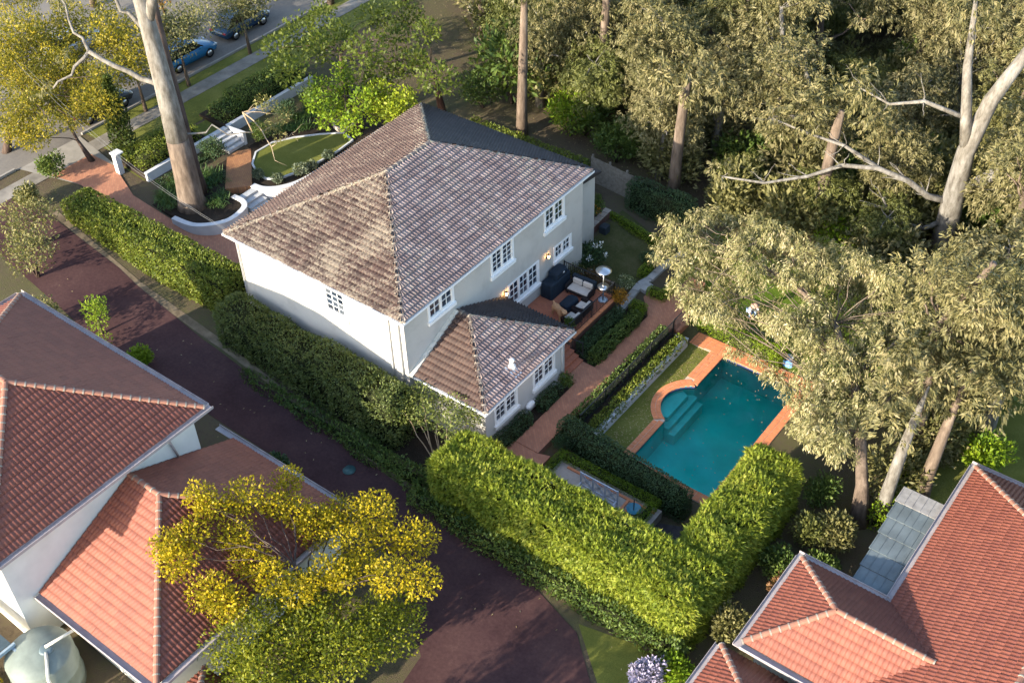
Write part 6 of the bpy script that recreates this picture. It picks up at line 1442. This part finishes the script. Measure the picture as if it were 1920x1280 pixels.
# gum trunks by the carport
for k, (x, y, lab) in enumerate(((19.9, 8.4, 'pale gum trunk beside the carport roof'), (20.9, 10.4, 'brown gum trunk behind the carport roof'))):
    e = empty('gum_tree', (x, y, -.56), lab, 'tree'); m = MB(); m.tube([(x, y, -.8), (x, y, 1), (x + .1, y + .2, 3.6), (x + .2, y + .5, 5.6), (x + .3, y + .8, 6.8)], [.36, .29, .23, .14, .04], 10); m.build('trunk', GUMW if k == 0 else GUMB, e); lv = Leaves()
    for q in ball_clumps((x + .3, y + .8, 6.6), 2.2, 2.2, 1.8, 10, 1.0): clump(lv, q[:3], q[3], int(260 * q[3] ** 2), .3, .08, .8)
    lv.build('crown', [LF_GUMBG], e)

# ------------------------------------------------------------------ cars on the street
def car(label, loc, rz, paint, group='cars parked on the street'):
    e = empty('parked_car', loc, label, 'car', group, rz)
    gl = plain('car_glass', (.01, .013, .016), .05, .8, bstr=0); ty_ = plain('tyre', (.012, .012, .013), .8, .2, bstr=0); rim = STEEL
    b = MB()
    sec = [(-2.15, .42, .62, .74), (-2.05, .30, .78, .84), (-1.3, .26, .92, .88), (-.6, .25, .96, .90), (.7, .25, .95, .90), (1.5, .26, .86, .88), (2.0, .30, .74, .82), (2.16, .40, .58, .70)]
    vs = []
    for x, z0, z1, hw in sec: vs += [(x, -hw * .92, z0), (x, -hw, z0 + (z1 - z0) * .45), (x, -hw * .95, z1 - .06), (x, -hw * .82, z1), (x, hw * .82, z1), (x, hw * .95, z1 - .06), (x, hw, z0 + (z1 - z0) * .45), (x, hw * .92, z0)]
    fs = [tuple(range(7, -1, -1)), tuple(range(56, 64))]
    for k in range(7):
        for i in range(8): j = (i + 1) % 8; fs.append((k * 8 + i, k * 8 + j, k * 8 + 8 + j, k * 8 + 8 + i))
    b.add(vs, fs, 0, True); body = b.build('body', paint, e, False)
    c = MB(); lo = [(-1.75, .74), (-.95, .76), (.35, .76), (1.05, .74)]; top = [(-1.25, .58), (-.9, .6), (.1, .6), (.35, .57)]
    vs = []
    for (xa, ya), (xb, yb2) in zip(lo, top): vs += [(xa, -ya, .93), (xb, -yb2, 1.42), (xb, yb2, 1.42), (xa, ya, .93)]
    c.add(vs, [(0, 1, 5, 4), (4, 5, 9, 8), (8, 9, 13, 12), (3, 7, 6, 2), (7, 11, 10, 6), (11, 15, 14, 10), (0, 3, 2, 1), (12, 13, 14, 15)], 0, False); c.build('windows', gl, e, False)
    r = MB(); r.box(-1.26, .37, -.6, .6, 1.42, 1.47, bv=.04); r.build('roof', paint, e, False)
    for x in (-1.32, 1.32):
        for s in (-1, 1):
            t = MB(); t.tube([(x, s * .68, .32), (x, s * .9, .32)], .32, 18); w_ = t.build('wheel', ty_, e, False); t = MB(); t.tube([(x, s * .89, .32), (x, s * .915, .32)], .2, 12); t.build('rim', rim, w_, False)
    for s in (-1, 1):
        t = MB(); t.box(2.06, 2.15, s * .62 - .14, s * .62 + .14, .56, .68, bv=.02); t.build('headlight', WHITE, e, False)
        t = MB(); t.box(-2.15, -2.06, s * .6 - .15, s * .6 + .15, .62, .74, bv=.02); t.build('tail_light', plain('tail_red', (.35, .02, .02), .3, .5, bstr=0), e, False)
        t = MB(); t.box(.62, .78, s * .93 - .09, s * .93 + .09, .93, 1.05, bv=.03); t.build('mirror', paint, e, False)
    return e
BLUE = plain('car_blue', (.015, .14, .30), .25, .6, var=.05, bstr=0); DKBLUE = plain('car_dark_blue', (.012, .04, .085), .25, .6, var=.05, bstr=0); CHAR = plain('car_charcoal', (.03, .032, .036), .25, .6, bstr=0)
car('bright blue car parked on the street in front of the house', (-33.0, 15.3, g(-33) + .02), R(90), BLUE)
car('dark blue car parked farther along the street by the lime tree', (-33.4, 20.6, g(-33) + .02), R(92), DKBLUE)
car('charcoal car parked behind the yellow street tree', (-32.6, 7.8, g(-33) + .02), R(88), CHAR)
car('silver car on the far side of the street', (-40.5, 12.0, g(-40) + .02), R(90), plain('car_silver', (.4, .42, .44), .25, .6, .3, bstr=0))
car('light blue car parked at the bottom edge of the driveway', (11.2, -11.7, g(11) + .02), R(60), plain('car_sky_blue', (.16, .42, .60), .3, .5, bstr=0), 'cars in the shared driveway')
